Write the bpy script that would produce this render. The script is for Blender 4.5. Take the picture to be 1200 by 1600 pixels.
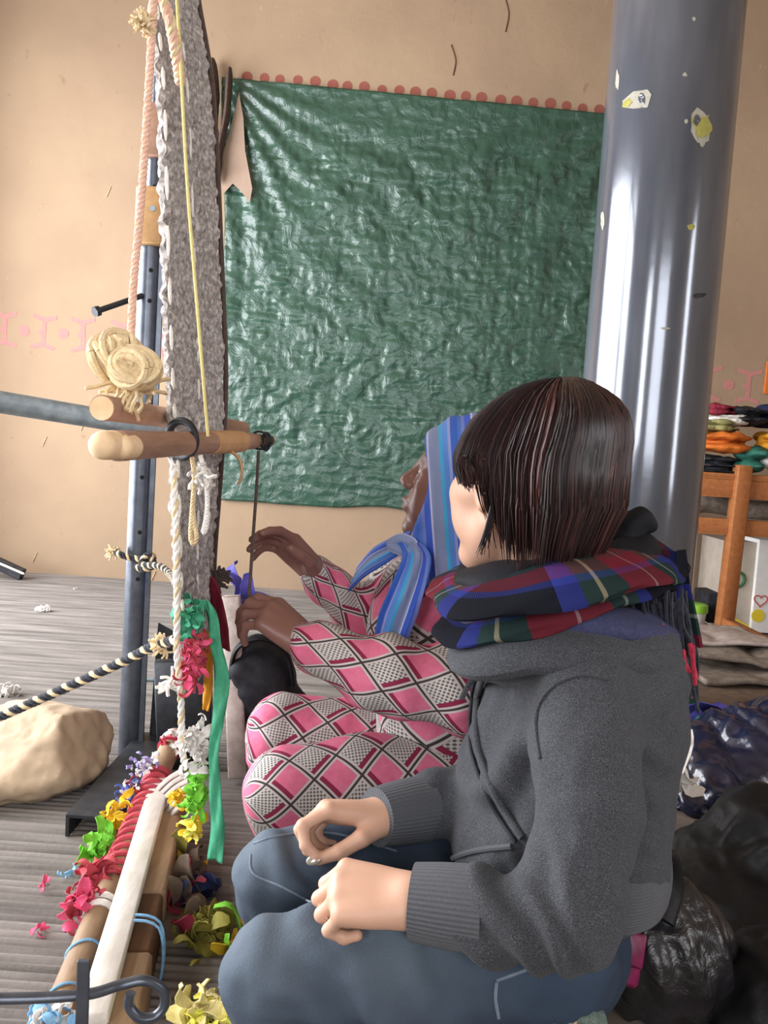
import bpy, math, random
import numpy as np
from mathutils import Vector, Matrix
random.seed(7); RNG = np.random.default_rng(7)
for o in list(bpy.data.objects): bpy.data.objects.remove(o)
SC = bpy.context.scene; COL = SC.collection
# ------------------------------------------------------------ camera
FPX, CAMH, PITCH, ROLL = 1300.0, 0.85, math.radians(4.3), math.radians(3.7)
cF = np.array([0, math.cos(PITCH), -math.sin(PITCH)]); cC = np.array([0, 0, CAMH])
cR0 = np.array([1.0, 0, 0]); cU0 = np.array([0, math.sin(PITCH), math.cos(PITCH)])
cR = math.cos(ROLL)*cR0 + math.sin(ROLL)*cU0; cU = -math.sin(ROLL)*cR0 + math.cos(ROLL)*cU0
cam = bpy.data.cameras.new('camera'); camo = bpy.data.objects.new('camera', cam); COL.objects.link(camo)
cam.sensor_fit = 'VERTICAL'; cam.sensor_height = 24.0; cam.lens = 24.0*FPX/1600.0; cam.clip_start = 0.02
camo.matrix_world = Matrix(((cR[0], cU[0], -cF[0], 0), (cR[1], cU[1], -cF[1], 0), (cR[2], cU[2], -cF[2], CAMH), (0, 0, 0, 1)))
SC.camera = camo
# ------------------------------------------------------------ world, daylight, exposure
w = bpy.data.worlds.new('overcast_sky'); SC.world = w; w.use_nodes = True
w.node_tree.nodes['Background'].inputs[0].default_value = (0.86, 0.92, 1.0, 1)
w.node_tree.nodes['Background'].inputs[1].default_value = 2.2
def daylight(name, loc, rot, sx, sy, power, col):
    l = bpy.data.lights.new(name, 'AREA'); l.shape = 'RECTANGLE'; l.size = sx; l.size_y = sy; l.energy = power; l.color = col
    o = bpy.data.objects.new(name, l); COL.objects.link(o); o.location = loc; o.rotation_euler = rot; return o
DAY = (0.95, 0.96, 1.0)
daylight('daylight_doorway', (-2.74, 2.35, 1.5), (0, math.radians(-90), 0), 2.6, 3.7, 360, DAY)
daylight('daylight_window_rear', (-1.45, -2.66, 1.75), (math.radians(90), 0, 0), 0.9, 1.7, 60, DAY)
daylight('fill_opening_rear_wide', (0.75, -2.66, 1.75), (math.radians(90), 0, 0), 1.6, 1.7, 62, DAY)  # fill light at a wide rear opening added out of view
daylight('daylight_window_side', (3.34, 0.1, 1.6), (0, math.radians(90), 0), 1.8, 0.7, 40, DAY)
VS = SC.view_settings; VS.view_transform = 'Standard'; VS.look = 'None'; VS.gamma = 1.0; VS.use_curve_mapping = False
VS.exposure = 0.08
# ------------------------------------------------------------ geometry helpers
def at(px, py, Y):
    d = cF + (px-600)/FPX*cR + (800-py)/FPX*cU
    return cC + d*(Y/d[1])
def fl(px, py, z=0.0):
    d = cF + (px-600)/FPX*cR + (800-py)/FPX*cU
    return cC + d*((z-CAMH)/d[2])
A_ = lambda *p: np.array(p, float)
def unit(v): v = np.asarray(v, float); return v/(np.linalg.norm(v)+1e-12)
def lin(h):
    h = h.lstrip('#'); r = []
    for i in (0, 2, 4):
        c = int(h[i:i+2], 16)/255; r.append(c/12.92 if c <= .04045 else ((c+.055)/1.055)**2.4)
    return (r[0], r[1], r[2], 1.0)
def catmull(P, n=8, closed=False):
    P = [np.asarray(p, float) for p in P]; out = []; L = len(P)
    rng = range(L if closed else L-1)
    for i in rng:
        if closed: p0, p1, p2, p3 = P[i-1], P[i], P[(i+1) % L], P[(i+2) % L]
        else: p0, p1, p2, p3 = P[max(i-1, 0)], P[i], P[i+1], P[min(i+2, L-1)]
        for j in range(n):
            t = j/n
            out.append(.5*((2*p1)+(-p0+p2)*t+(2*p0-5*p1+4*p2-p3)*t*t+(-p0+3*p1-3*p2+p3)*t**3))
    if not closed: out.append(P[-1])
    return np.array(out)
def vnoise(P, scale=1.0, seed=0):
    """smooth value noise in [-1,1], vectorised"""
    Q = np.asarray(P, float)*scale + seed*17.31; I = np.floor(Q).astype(np.int64); f = Q-I; f = f*f*(3-2*f)
    def h(i, j, k):
        n = (i*374761393 + j*668265263 + k*2147483647 + seed*974711) & 0xffffffff
        n = ((n ^ (n >> 13))*1274126177) & 0xffffffff
        n = ((n ^ (n >> 16))*2246822519) & 0xffffffff
        return (n & 0xffff)/32767.5-1
    r = 0
    for a in (0, 1):
        for b in (0, 1):
            for c in (0, 1):
                wgt = (f[..., 0] if a else 1-f[..., 0])*(f[..., 1] if b else 1-f[..., 1])*(f[..., 2] if c else 1-f[..., 2])
                r = r + wgt*h(I[..., 0]+a, I[..., 1]+b, I[..., 2]+c)
    return r
class MB:
    """collects geometry for ONE mesh; optional per-vertex attributes u, v, c"""
    def __init__(s): s.v = []; s.f = []; s.u = []; s.w = []; s.c = []
    def add(s, V, F, U=None, W=None, c=0.0):
        b = len(s.v); V = np.asarray(V, float); s.v.extend(V.tolist()); s.f.extend([tuple(int(i)+b for i in q) for q in F])
        n = len(V)
        s.u.extend(np.broadcast_to(0 if U is None else U, n).tolist()); s.w.extend(np.broadcast_to(0 if W is None else W, n).tolist())
        s.c.extend(np.broadcast_to(c, n).tolist()); return s
    def box(s, lo, hi, M=None, bev=0.0, c=0.0):
        lo = np.asarray(lo, float); hi = np.asarray(hi, float); b = min(bev, .49*min(hi-lo))
        if b <= 0:
            V = [(x, y, z) for x in (lo[0], hi[0]) for y in (lo[1], hi[1]) for z in (lo[2], hi[2])]
            F = [(0, 1, 3, 2), (4, 6, 7, 5), (0, 4, 5, 1), (2, 3, 7, 6), (0, 2, 6, 4), (1, 5, 7, 3)]
        else:
            V = []; idx = {}
            for X in (0, 1):
                for Y in (0, 1):
                    for Z in (0, 1):
                        for ax in range(3):
                            p = [(lo[i]+b if not q else hi[i]-b) for i, q in enumerate((X, Y, Z))]
                            p[ax] = hi[ax] if (X, Y, Z)[ax] else lo[ax]
                            idx[(X, Y, Z, ax)] = len(V); V.append(p)
            F = []
            for ax in range(3):
                o1, o2 = [i for i in range(3) if i != ax]
                for sgn in (0, 1):
                    def k(a, bb):
                        q = [0, 0, 0]; q[ax] = sgn; q[o1] = a; q[o2] = bb; return idx[(*q, ax)]
                    F.append((k(0, 0), k(1, 0), k(1, 1), k(0, 1)))
            for ax in range(3):
                o1, o2 = [i for i in range(3) if i != ax]
                for a in (0, 1):
                    for bb in (0, 1):
                        q0 = [0, 0, 0]; q0[o1] = a; q0[o2] = bb; q1 = list(q0); q1[ax] = 1
                        F.append((idx[(*q0, o1)], idx[(*q1, o1)], idx[(*q1, o2)], idx[(*q0, o2)]))
            for X in (0, 1):
                for Y in (0, 1):
                    for Z in (0, 1): F.append(tuple(idx[(X, Y, Z, a)] for a in range(3)))
        V = np.array(V, float)
        if M is not None: V = V @ np.asarray(M)[:3, :3].T + np.asarray(M)[:3, 3]
        return s.add(V, F, c=c)
    def beam(s, a, b, wd, ht, up=(0, 0, 1), bev=.004, c=0.0):
        a = np.asarray(a, float); b = np.asarray(b, float); d = unit(b-a); side = unit(np.cross(d, up)); u = np.cross(side, d)
        M = np.eye(4); M[:3, 0] = d; M[:3, 1] = side; M[:3, 2] = u; M[:3, 3] = a
        return s.box((0, -wd/2, -ht/2), (np.linalg.norm(b-a), wd/2, ht/2), M, bev, c)
    def tube(s, P, R, n=10, cap=True, flat=1.0, up=None, closed=False, c=0.0, prof=None):
        """sweep; R scalar/list; flat<1 squashes along the 'up' axis; u = arc length, v = angle 0..1 (seam doubled)"""
        P = np.asarray(P, float); L = len(P); R = np.broadcast_to(np.asarray(R, float), (L,))
        if closed: T = np.roll(P, -1, 0)-np.roll(P, 1, 0)
        else: T = np.gradient(P, axis=0)
        T = T/(np.linalg.norm(T, axis=1, keepdims=True)+1e-12)
        V = []; U = []; W = []; arc = np.concatenate([[0], np.cumsum(np.linalg.norm(np.diff(P, axis=0), axis=1))])
        nrm = None; m = n+1
        for i in range(L):
            t = T[i]
            if up is not None:
                uu = up[i] if np.ndim(up) == 2 else np.asarray(up, float); nrm = unit(uu-t*np.dot(uu, t))
            elif nrm is None:
                a = A_(0, 0, 1) if abs(t[2]) < .9 else A_(1, 0, 0); nrm = unit(np.cross(np.cross(t, a), t))
            else: nrm = unit(nrm-t*np.dot(nrm, t))
            bi = np.cross(t, nrm)
            for j in range(m):
                an = 2*math.pi*j/n; q = 1.0 if prof is None else prof(arc[i], j/n)
                V.append(P[i]+R[i]*q*(bi*math.cos(an)*(1.0)+nrm*math.sin(an)*flat)); U.append(arc[i]); W.append(j/n)
        F = []
        for i in range(L if closed else L-1):
            i2 = (i+1) % L
            for j in range(n): F.append((i*m+j, i*m+j+1, i2*m+j+1, i2*m+j))
        if cap and not closed:
            F.append(tuple(range(n-1, -1, -1))); F.append(tuple((L-1)*m+j for j in range(n)))
        return s.add(V, F, np.array(U), np.array(W), c)
    def disc(s, cen, nrm, r, th=.001, n=16, c=0.0, ax=None, ry=None):
        nrm = unit(nrm); a = unit(np.cross(nrm, (0, 0, 1) if abs(nrm[2]) < .9 else (1, 0, 0))) if ax is None else unit(ax)
        b = np.cross(nrm, a); ry = r if ry is None else ry; V = []
        for h in (0, th):
            for j in range(n):
                t = 2*math.pi*j/n; V.append(np.asarray(cen)+a*r*math.cos(t)+b*ry*math.sin(t)+nrm*h)
        F = [tuple(range(n-1, -1, -1)), tuple(range(n, 2*n))]+[(j, (j+1) % n, n+(j+1) % n, n+j) for j in range(n)]
        return s.add(V, F, c=c)
    def sheet(s, G, th=.002, c=0.0, U=None, W=None):
        """grid of points (nu,nv,3) thickened"""
        G = np.asarray(G, float); nu, nv = G.shape[:2]
        N = np.cross(np.gradient(G, axis=0), np.gradient(G, axis=1)); N /= np.linalg.norm(N, axis=2, keepdims=True)+1e-12
        V = np.concatenate([(G+N*th/2).reshape(-1, 3), (G-N*th/2).reshape(-1, 3)]); o = nu*nv; F = []
        for i in range(nu-1):
            for j in range(nv-1):
                a, b, cc, d = i*nv+j, (i+1)*nv+j, (i+1)*nv+j+1, i*nv+j+1
                F.append((a, b, cc, d)); F.append((o+d, o+cc, o+b, o+a))
        bd = [(i, 0) for i in range(nu)]+[(nu-1, j) for j in range(1, nv)]+[(i, nv-1) for i in range(nu-2, -1, -1)]+[(0, j) for j in range(nv-2, 0, -1)]
        for q in range(len(bd)):
            a = bd[q][0]*nv+bd[q][1]; b = bd[(q+1) % len(bd)][0]*nv+bd[(q+1) % len(bd)][1]
            F.append((b, a, o+a, o+b))
        if U is None:
            uu, ww = np.meshgrid(np.linspace(0, 1, nu), np.linspace(0, 1, nv), indexing='ij')
        else: uu, ww = U, W
        return s.add(V, F, np.tile(uu.ravel(), 2), np.tile(ww.ravel(), 2), c)
    def poly(s, P2, th, O, ax, ay, c=0.0):
        """flat outline P2 in plane (O,ax,ay), thickened along normal"""
        ax = unit(ax); ay = unit(ay); nn = np.cross(ax, ay); n = len(P2)
        V = [O+ax*p[0]+ay*p[1] for p in P2]+[O+ax*p[0]+ay*p[1]+nn*th for p in P2]
        F = [tuple(range(n-1, -1, -1)), tuple(range(n, 2*n))]+[(j, (j+1) % n, n+(j+1) % n, n+j) for j in range(n)]
        return s.add(V, F, c=c)
def mesh_from(name, V, F, mat, smooth=True, attrs=None):
    me = bpy.data.meshes.new(name)
    if isinstance(F, np.ndarray):
        nv, nf = len(V), len(F); me.vertices.add(nv); me.vertices.foreach_set('co', np.asarray(V, np.float32).ravel())
        me.loops.add(nf*4); me.loops.foreach_set('vertex_index', F.astype(np.int32).ravel())
        me.polygons.add(nf); me.polygons.foreach_set('loop_start', np.arange(0, nf*4, 4, dtype=np.int32))
        me.update(calc_edges=True); me.validate()
    else:
        me.from_pydata([tuple(v) for v in V], [], F); me.update()
    me.polygons.foreach_set('use_smooth', [smooth]*len(me.polygons))
    for k, val in (attrs or {}).items():
        a = me.attributes.new(k, 'FLOAT', 'POINT'); a.data.foreach_set('value', np.asarray(val, np.float32))
    if mat is not None: me.materials.append(mat)
    return me
def link(name, me, parent=None, label=None):
    o = bpy.data.objects.new(name, me); COL.objects.link(o)
    if parent is not None:
        o.parent = parent; o.matrix_parent_inverse = Matrix.Translation(-Vector(base_of(parent)))
    if label: o['label'] = label
    return o
def base_of(o): return Vector(o.location) if o.parent is None else Vector((0, 0, 0))
def part(name, mb, mat, parent, smooth=True, label=None):
    """a child mesh in world coordinates"""
    at_ = {'u': mb.u, 'v': mb.w, 'c': mb.c}
    me = mesh_from(name, mb.v, mb.f, mat, smooth, at_)
    if smooth: flatsharp(me)
    return link(name, me, parent, label)
def flatsharp(me, deg=50):
    try: me.set_sharp_from_angle(angle=math.radians(deg))
    except Exception: pass
def tagit(o, label, cat, group=None, kind=None):
    o['label'] = label; o['category'] = cat
    if group: o['group'] = group
    if kind: o['kind'] = kind
    return o
def thing(name, label, cat, loc, group=None):
    o = bpy.data.objects.new(name, None); COL.objects.link(o); o.location = Vector(tuple(float(q) for q in loc)); o.empty_display_size = .05
    return tagit(o, label, cat, group)
def one(name, mb, mat, label, cat, group=None, kind=None, smooth=True, sharp=50):
    V = np.array(mb.v); b = A_((V[:, 0].min()+V[:, 0].max())/2, (V[:, 1].min()+V[:, 1].max())/2, V[:, 2].min())
    me = mesh_from(name, V-b, mb.f, mat, smooth, {'u': mb.u, 'v': mb.w, 'c': mb.c})
    if smooth: flatsharp(me, sharp)
    o = bpy.data.objects.new(name, me); COL.objects.link(o); o.location = Vector(b)
    return tagit(o, label, cat, group, kind)
def struct(name, mb, mat, smooth=False):
    me = mesh_from(name, mb.v, mb.f, mat, smooth, {'u': mb.u, 'v': mb.w, 'c': mb.c}); o = bpy.data.objects.new(name, me); COL.objects.link(o); o['kind'] = 'structure'
    return o
# ------------------------------------------------------------ signed-distance modelling
def axis(lo, hi, coarse, fine=()):
    x = lo; out = [lo]
    while x < hi:
        st = coarse
        for a, b, h in fine:
            if a-h <= x <= b: st = min(st, h)
        x += st; out.append(x)
    return np.array(out)
class SDF:
    def __init__(s, lo, hi, h, fine=((), (), ())):
        s.ax = [axis(lo[i], hi[i], h, fine[i]) for i in range(3)]; s.h = h
        s.D = np.full([len(a) for a in s.ax], 1.0, np.float32)
    def _sl(s, lo, hi, pad):
        r = []
        for i in range(3):
            a = max(int(np.searchsorted(s.ax[i], lo[i]-pad))-1, 0); b = min(int(np.searchsorted(s.ax[i], hi[i]+pad))+1, len(s.ax[i])); r.append(slice(a, b))
        return tuple(r), s.ax[0][r[0]][:, None, None], s.ax[1][r[1]][None, :, None], s.ax[2][r[2]][None, None, :]
    def _put(s, sl, d, k, op):
        c = s.D[sl]
        if c.size == 0: return
        if op == 'sub': d = -d; hh = np.maximum(k-np.abs(c-d), 0)/k; s.D[sl] = np.maximum(c, d)+hh*hh*k*.25
        else: hh = np.maximum(k-np.abs(c-d), 0)/k; s.D[sl] = np.minimum(c, d)-hh*hh*k*.25
    def cone(s, a, b, r1, r2=None, k=.01, op='add', flat=None):
        """tapered capsule; flat=(axis, factor) makes it thinner along axis"""
        r2 = r1 if r2 is None else r2; a = np.asarray(a, float); b = np.asarray(b, float); R = max(r1, r2)
        sl, X, Y, Z = s._sl(np.minimum(a, b)-R, np.maximum(a, b)+R, k+3*s.h)
        ba = b-a; l2 = ba@ba+1e-12; qx, qy, qz = X-a[0], Y-a[1], Z-a[2]
        h = np.clip((qx*ba[0]+qy*ba[1]+qz*ba[2])/l2, 0, 1); qx, qy, qz = qx-h*ba[0], qy-h*ba[1], qz-h*ba[2]
        if flat is not None:
            n = unit(flat[0]); cc = (qx*n[0]+qy*n[1]+qz*n[2])*(flat[1]-1); qx, qy, qz = qx+n[0]*cc, qy+n[1]*cc, qz+n[2]*cc
        s._put(sl, (np.sqrt(qx*qx+qy*qy+qz*qz)-(r1+(r2-r1)*h)).astype(np.float32), k, op); return s
    def chain(s, P, R, k=.01, flat=None):
        for i in range(len(P)-1): s.cone(P[i], P[i+1], R[i], R[i+1], k, flat=flat)
        return s
    def ell(s, c, r, B=None, k=.01, op='add'):
        c = np.asarray(c, float); r = np.asarray(r, float); B = np.eye(3) if B is None else np.asarray(B, float)   # rows of B = local axes
        R = np.sqrt(((B*r[:, None])**2).sum(0)); sl, X, Y, Z = s._sl(c-R, c+R, k+3*s.h)
        qx, qy, qz = X-c[0], Y-c[1], Z-c[2]; k0 = 0; k1 = 0
        for i in range(3):
            t = (qx*B[i, 0]+qy*B[i, 1]+qz*B[i, 2])/r[i]; k0 = k0+t*t; k1 = k1+(t/r[i])**2
        k0 = np.sqrt(k0); k1 = np.sqrt(k1)+1e-9
        s._put(sl, (k0*(k0-1)/k1).astype(np.float32), k, op); return s
    def mesh(s):
        D = s.D; sg = D < 0; n = np.array(D.shape)
        cnt = np.zeros(n-1, np.int8)
        offs = [(i, j, k) for i in (0, 1) for j in (0, 1) for k in (0, 1)]
        for i, j, k in offs: cnt += sg[i:n[0]-1+i, j:n[1]-1+j, k:n[2]-1+k]
        I = np.argwhere((cnt > 0) & (cnt < 8)); M = len(I)
        val = [D[I[:, 0]+o[0], I[:, 1]+o[1], I[:, 2]+o[2]].astype(float) for o in offs]
        acc = np.zeros((M, 3)); num = np.zeros(M)
        for a in range(8):
            for b in range(a+1, 8):
                if sum(abs(offs[a][q]-offs[b][q]) for q in range(3)) != 1: continue
                m = (val[a] < 0) != (val[b] < 0); t = np.where(m, val[a]/(val[a]-val[b]+1e-20), 0)
                for q in range(3): acc[:, q] += np.where(m, offs[a][q]+t*(offs[b][q]-offs[a][q]), 0)
                num += m
        acc /= num[:, None]
        V = np.stack([s.ax[q][I[:, q]]+acc[:, q]*(s.ax[q][I[:, q]+1]-s.ax[q][I[:, q]]) for q in range(3)], 1)
        ids = np.full(n-1, -1, np.int32); ids[I[:, 0], I[:, 1], I[:, 2]] = np.arange(M); Q = []
        for ax in range(3):
            b, c = (ax+1) % 3, (ax+2) % 3
            s0 = [slice(1, -1)]*3; s1 = [slice(1, -1)]*3; s0[ax] = slice(0, -1); s1[ax] = slice(1, None)
            ch = sg[tuple(s0)] != sg[tuple(s1)]; E = np.argwhere(ch)
            if len(E) == 0: continue
            E = E+1; E[:, ax] -= 1
            inside = sg[E[:, 0], E[:, 1], E[:, 2]]
            def cell(db, dc):
                q = E.copy(); q[:, b] += db; q[:, c] += dc; return ids[q[:, 0], q[:, 1], q[:, 2]]
            q = np.stack([cell(-1, -1), cell(0, -1), cell(0, 0), cell(-1, 0)], 1)
            q[~inside] = q[~inside][:, ::-1]; Q.append(q)
        F = np.concatenate(Q); F = F[(F >= 0).all(1)]
        return V, F
    def hit(s, px, py, y0=.5, y1=2.5, n=700):
        """first point of this surface seen along the line through (px,py)"""
        for Y in np.linspace(y0, y1, n):
            p = at(px, py, Y); ix = [int(np.searchsorted(s.ax[q], p[q]))-1 for q in range(3)]
            if all(0 <= ix[q] < len(s.ax[q])-1 for q in range(3)) and s.D[ix[0], ix[1], ix[2]] < .5*s.h: return p
        return None
def vnormals(V, F):
    a = V[F[:, 2]]-V[F[:, 0]]; b = V[F[:, 3]]-V[F[:, 1]]; fn = np.cross(a, b); N = np.zeros_like(V)
    for q in range(4): np.add.at(N, F[:, q], fn)
    return N/(np.linalg.norm(N, axis=1, keepdims=True)+1e-12)
def relax(V, F, it=2, lam=.5):
    for _ in range(it):
        S = np.zeros_like(V); n = np.zeros(len(V))
        for q in range(4):
            for d in (1, 3): np.add.at(S, F[:, q], V[F[:, (q+d) % 4]]); np.add.at(n, F[:, q], 1)
        V = V+lam*(S/np.maximum(n, 1)[:, None]-V)
    return V
def sdf_part(name, S, mat, parent, disp=None, attrs=None, smooth_it=2, label=None):
    V, F = S.mesh(); V = relax(V, F, smooth_it)
    if disp is not None: V = V+vnormals(V, F)*disp(V)[:, None]
    at_ = attrs(V) if attrs else {}
    return link(name, mesh_from(name, V, F, mat, True, at_), parent, label)
def sdf_one(name, S, mat, label, cat, disp=None, group=None, attrs=None, smooth_it=2):
    V, F = S.mesh(); V = relax(V, F, smooth_it)
    if disp is not None: V = V+vnormals(V, F)*disp(V)[:, None]
    at_ = attrs(V) if attrs else {}
    b = A_((V[:, 0].min()+V[:, 0].max())/2, (V[:, 1].min()+V[:, 1].max())/2, V[:, 2].min())
    o = bpy.data.objects.new(name, mesh_from(name, V-b, F, mat, True, at_)); COL.objects.link(o); o.location = Vector(b)
    return tagit(o, label, cat, group)
# ------------------------------------------------------------ materials
class NT:
    def __init__(s, name, rough=.6, metal=0.0, spec=.5):
        s.mat = bpy.data.materials.new(name); s.mat.use_nodes = True; s.t = s.mat.node_tree; s.n = s.t.nodes; s.b = s.n['Principled BSDF']
        s.set('Roughness', rough); s.set('Metallic', metal); s.set('Specular IOR Level', spec)
    def link(s, a, b): s.t.links.new(a, b)
    def set(s, k, v):
        if hasattr(v, 'is_output'): s.link(v, s.b.inputs[k])
        else: s.b.inputs[k].default_value = v
    def put(s, sock, v):
        if hasattr(v, 'is_output'): s.link(v, sock)
        else: sock.default_value = v
    def m(s, op, a, b=0.0, c=0.0):
        n = s.n.new('ShaderNodeMath'); n.operation = op
        for i, v in enumerate((a, b, c)): s.put(n.inputs[i], v)
        return n.outputs[0]
    def attr(s, k): n = s.n.new('ShaderNodeAttribute'); n.attribute_name = k; return n.outputs['Fac']
    def pos(s): return s.n.new('ShaderNodeTexCoord').outputs['Object']
    def sep(s, v): n = s.n.new('ShaderNodeSeparateXYZ'); s.link(v, n.inputs[0]); return n.outputs
    def comb(s, x, y, z):
        n = s.n.new('ShaderNodeCombineXYZ')
        for i, q in enumerate((x, y, z)): s.put(n.inputs[i], q)
        return n.outputs[0]
    def scale(s, v, sc): n = s.n.new('ShaderNodeVectorMath'); n.operation = 'MULTIPLY'; s.link(v, n.inputs[0]); n.inputs[1].default_value = sc; return n.outputs[0]
    def noise(s, vec=None, scale=5, det=4, rough=.55, dist=0.0):
        n = s.n.new('ShaderNodeTexNoise'); s.link(vec if vec is not None else s.pos(), n.inputs['Vector'])
        n.inputs['Scale'].default_value = scale; n.inputs['Detail'].default_value = det; n.inputs['Roughness'].default_value = rough; n.inputs['Distortion'].default_value = dist
        return n.outputs['Fac']
    def voro(s, vec=None, scale=5, feat='F1'):
        n = s.n.new('ShaderNodeTexVoronoi'); n.feature = feat; s.link(vec if vec is not None else s.pos(), n.inputs['Vector']); n.inputs['Scale'].default_value = scale
        return n.outputs['Distance']
    def mix(s, f, a, b):
        n = s.n.new('ShaderNodeMix'); n.data_type = 'RGBA'; s.put(n.inputs[0], f); s.put(n.inputs[6], a); s.put(n.inputs[7], b); return n.outputs[2]
    def ramp(s, f, stops, const=False):
        n = s.n.new('ShaderNodeValToRGB'); r = n.color_ramp; r.interpolation = 'CONSTANT' if const else 'LINEAR'
        while len(r.elements) < len(stops): r.elements.new(.5)
        for e, (p, c) in zip(r.elements, stops): e.position = p; e.color = lin(c) if isinstance(c, str) else (c, c, c, 1)
        s.put(n.inputs[0], f); return n.outputs[0]
    def step(s, lo, hi, x):
        n = s.n.new('ShaderNodeMapRange'); s.put(n.inputs[0], x); n.inputs[1].default_value = lo; n.inputs[2].default_value = hi; return n.outputs[0]
    def bump(s, h, st=.3, dist=.01):
        n = s.n.new('ShaderNodeBump'); n.inputs['Strength'].default_value = st; n.inputs['Distance'].default_value = dist; s.link(h, n.inputs['Height']); s.link(n.outputs[0], s.b.inputs['Normal'])
    def color(s, c): s.set('Base Color', lin(c) if isinstance(c, str) else c); return s
def simple(name, c1, c2=None, rough=.6, metal=0.0, scale=20, bump=.15, bscale=None, stretch=None, spec=.5, det=4, sheen=0.0):
    t = NT(name, rough, metal, spec); v = t.pos()
    if stretch: v = t.scale(v, stretch)
    nz = t.noise(v, scale, det)
    t.color(t.ramp(nz, [(.3, c1), (.7, c2 or c1)]))
    if bump: t.bump(t.noise(v, bscale or scale*3, 3), bump, .004)
    if sheen: t.set('Sheen Weight', sheen)
    return t.mat
MT = {}
def build_materials():
    # mud plaster wall with straw flecks
    t = NT('mud_plaster', .9, spec=.2); p = t.pos()
    base = t.ramp(t.noise(p, 1.6, 6), [(.3, '#917b66'), (.7, '#9f8970')])
    fl_ = t.step(.70, .76, t.noise(t.scale(p, (60, 60, 14)), 1.0, 2)); base = t.mix(t.m('MULTIPLY', fl_, .35), base, lin('#d2b48c'))
    dk = t.step(.69, .78, t.noise(t.scale(p, (18, 18, 12)), 1.0, 3)); base = t.mix(t.m('MULTIPLY', dk, .45), base, lin('#7d5b40'))
    t.color(base); t.bump(t.noise(p, 14, 6), .25, .01); MT['wall'] = t.mat
    MT['floor'] = simple('earth_floor', '#5b5048', '#7a6d60', .9, scale=6, bump=.3)
    MT['ceiling'] = simple('ceiling_boards', '#8a745c', '#a48c70', .9, scale=4)
    MT['paint_red'] = simple('ochre_red_paint', '#7c4438', '#8a5044', .9, scale=40, bump=.1)
    MT['paint_pink'] = simple('faded_pink_paint', '#b47c76', '#a86e68', .9, scale=60, bump=.1)
    MT['chalk'] = simple('pale_line_paint', '#d0b49c', '#c4a58a', .9, scale=60)
    # green tarpaulin
    t = NT('green_tarpaulin', .26, spec=.6); p = t.pos()
    t.color(t.ramp(t.noise(p, 2.2, 4), [(.3, '#29463a'), (.75, '#345244')]))
    h = t.m('ADD', t.noise(p, 9, 5, .6, 1.2), t.m('MULTIPLY', t.voro(t.scale(p, (1, 1, 1.6)), 14, 'F1'), .5)); t.bump(h, .55, .02); MT['tarp'] = t.mat
    # grey plastic drain pipe column
    t = NT('grey_pipe', .15, 0.0, .75); p = t.pos()
    t.color(t.ramp(t.noise(t.scale(p, (5, 5, 1)), 3, 4), [(.3, '#4d515a'), (.7, '#5c616a')])); t.set('Metallic', .35)
    t.set('Coat Weight', .3); t.set('Coat Roughness', .08); t.bump(t.noise(p, 30, 2), .04, .004); MT['pipe'] = t.mat
    MT['chip'] = simple('chipped_label', '#8c897c', '#9c988a', .8, scale=50)
    MT['chip_y'] = simple('yellow_label_rest', '#86823e', '#989248', .8, scale=60)
    MT['steel'] = simple('painted_steel', '#474c55', '#5c626c', .32, .55, scale=30, bump=.05)
    MT['steel_dark'] = simple('dark_steel', '#26282c', '#3a3c40', .5, .5, scale=30, bump=.1)
    MT['galv'] = simple('galvanised_pipe', '#707d84', '#93a0a6', .45, .5, scale=40, bump=.08)
    MT['hole'] = simple('dark_hole', '#0c0c0d', None, .9, bump=0)
    for k, a, b in (('wood_pole', '#94725e', '#ae8c76'), ('wood_tan', '#b08a5c', '#c49e70'), ('wood_dark', '#4c3526', '#66482f'), ('wood_orange', '#8e562e', '#a4683c'), ('timber', '#80664e', '#9c8266'), ('driftwood', '#3b2f2a', '#54443b')):
        t = NT(k, .65, spec=.3); p = t.scale(t.pos(), (9, 9, 9)); wv = t.noise(t.scale(t.pos(), (30, 5, 30)), 1.6, 5, .6, .6)
        t.color(t.ramp(wv, [(.3, a), (.7, b)])); t.bump(wv, .2, .005); MT[k] = t.mat
    MT['wood_end'] = simple('cut_wood_end', '#d9b78c', '#e6caa4', .8, scale=40)
    MT['lit_top_batten'] = simple('lit_top_and_batten_white', '#cfc8bd', '#ece8e0', .7, scale=14, stretch=(3, 1, 3))  # white for the timber's painted-in lit top, and for the batten
    MT['rock'] = simple('tan_rock', '#8f7c66', '#b5a085', .9, scale=5, bump=.5, bscale=18)
    # warp / woven wool
    t = NT('grey_wool_weave', .95, spec=.1); p = t.pos()
    n1 = t.noise(t.scale(p, (1, 60, 45)), 2.2, 3); n2 = t.noise(p, 180, 2)
    t.color(t.mix(n2, t.ramp(n1, [(.34, '#5f5a58'), (.5, '#a8a29e'), (.66, '#e6e1dc')]), lin('#a09a96'))); t.bump(n1, .9, .008); MT['weave'] = t.mat
    def yarn(k, a, b, sc=120): MT[k] = simple(k, a, b, .95, scale=sc, bump=.4, spec=.1, sheen=.2)
    for k, a, b in (('yarn_cream', '#cdb48a', '#e2cfa6'), ('yarn_white', '#d8d4cc', '#f0ede6'), ('yarn_pink', '#d8ab94', '#e2bda6'), ('yarn_yellow', '#cfc07c', '#dccf90'), ('yarn_black', '#1e1f26', '#34353e'), ('yarn_brown', '#4a3d38', '#5c4c46'), ('yarn_red', '#8e1f33', '#b12c42'), ('yarn_blue', '#3a4aa0', '#5f78c8'), ('string_blue', '#6fa6d2', '#93c4e6'), ('yarn_lilac', '#8a7fb4', '#a79ccb')): yarn(k, a, b)
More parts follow.
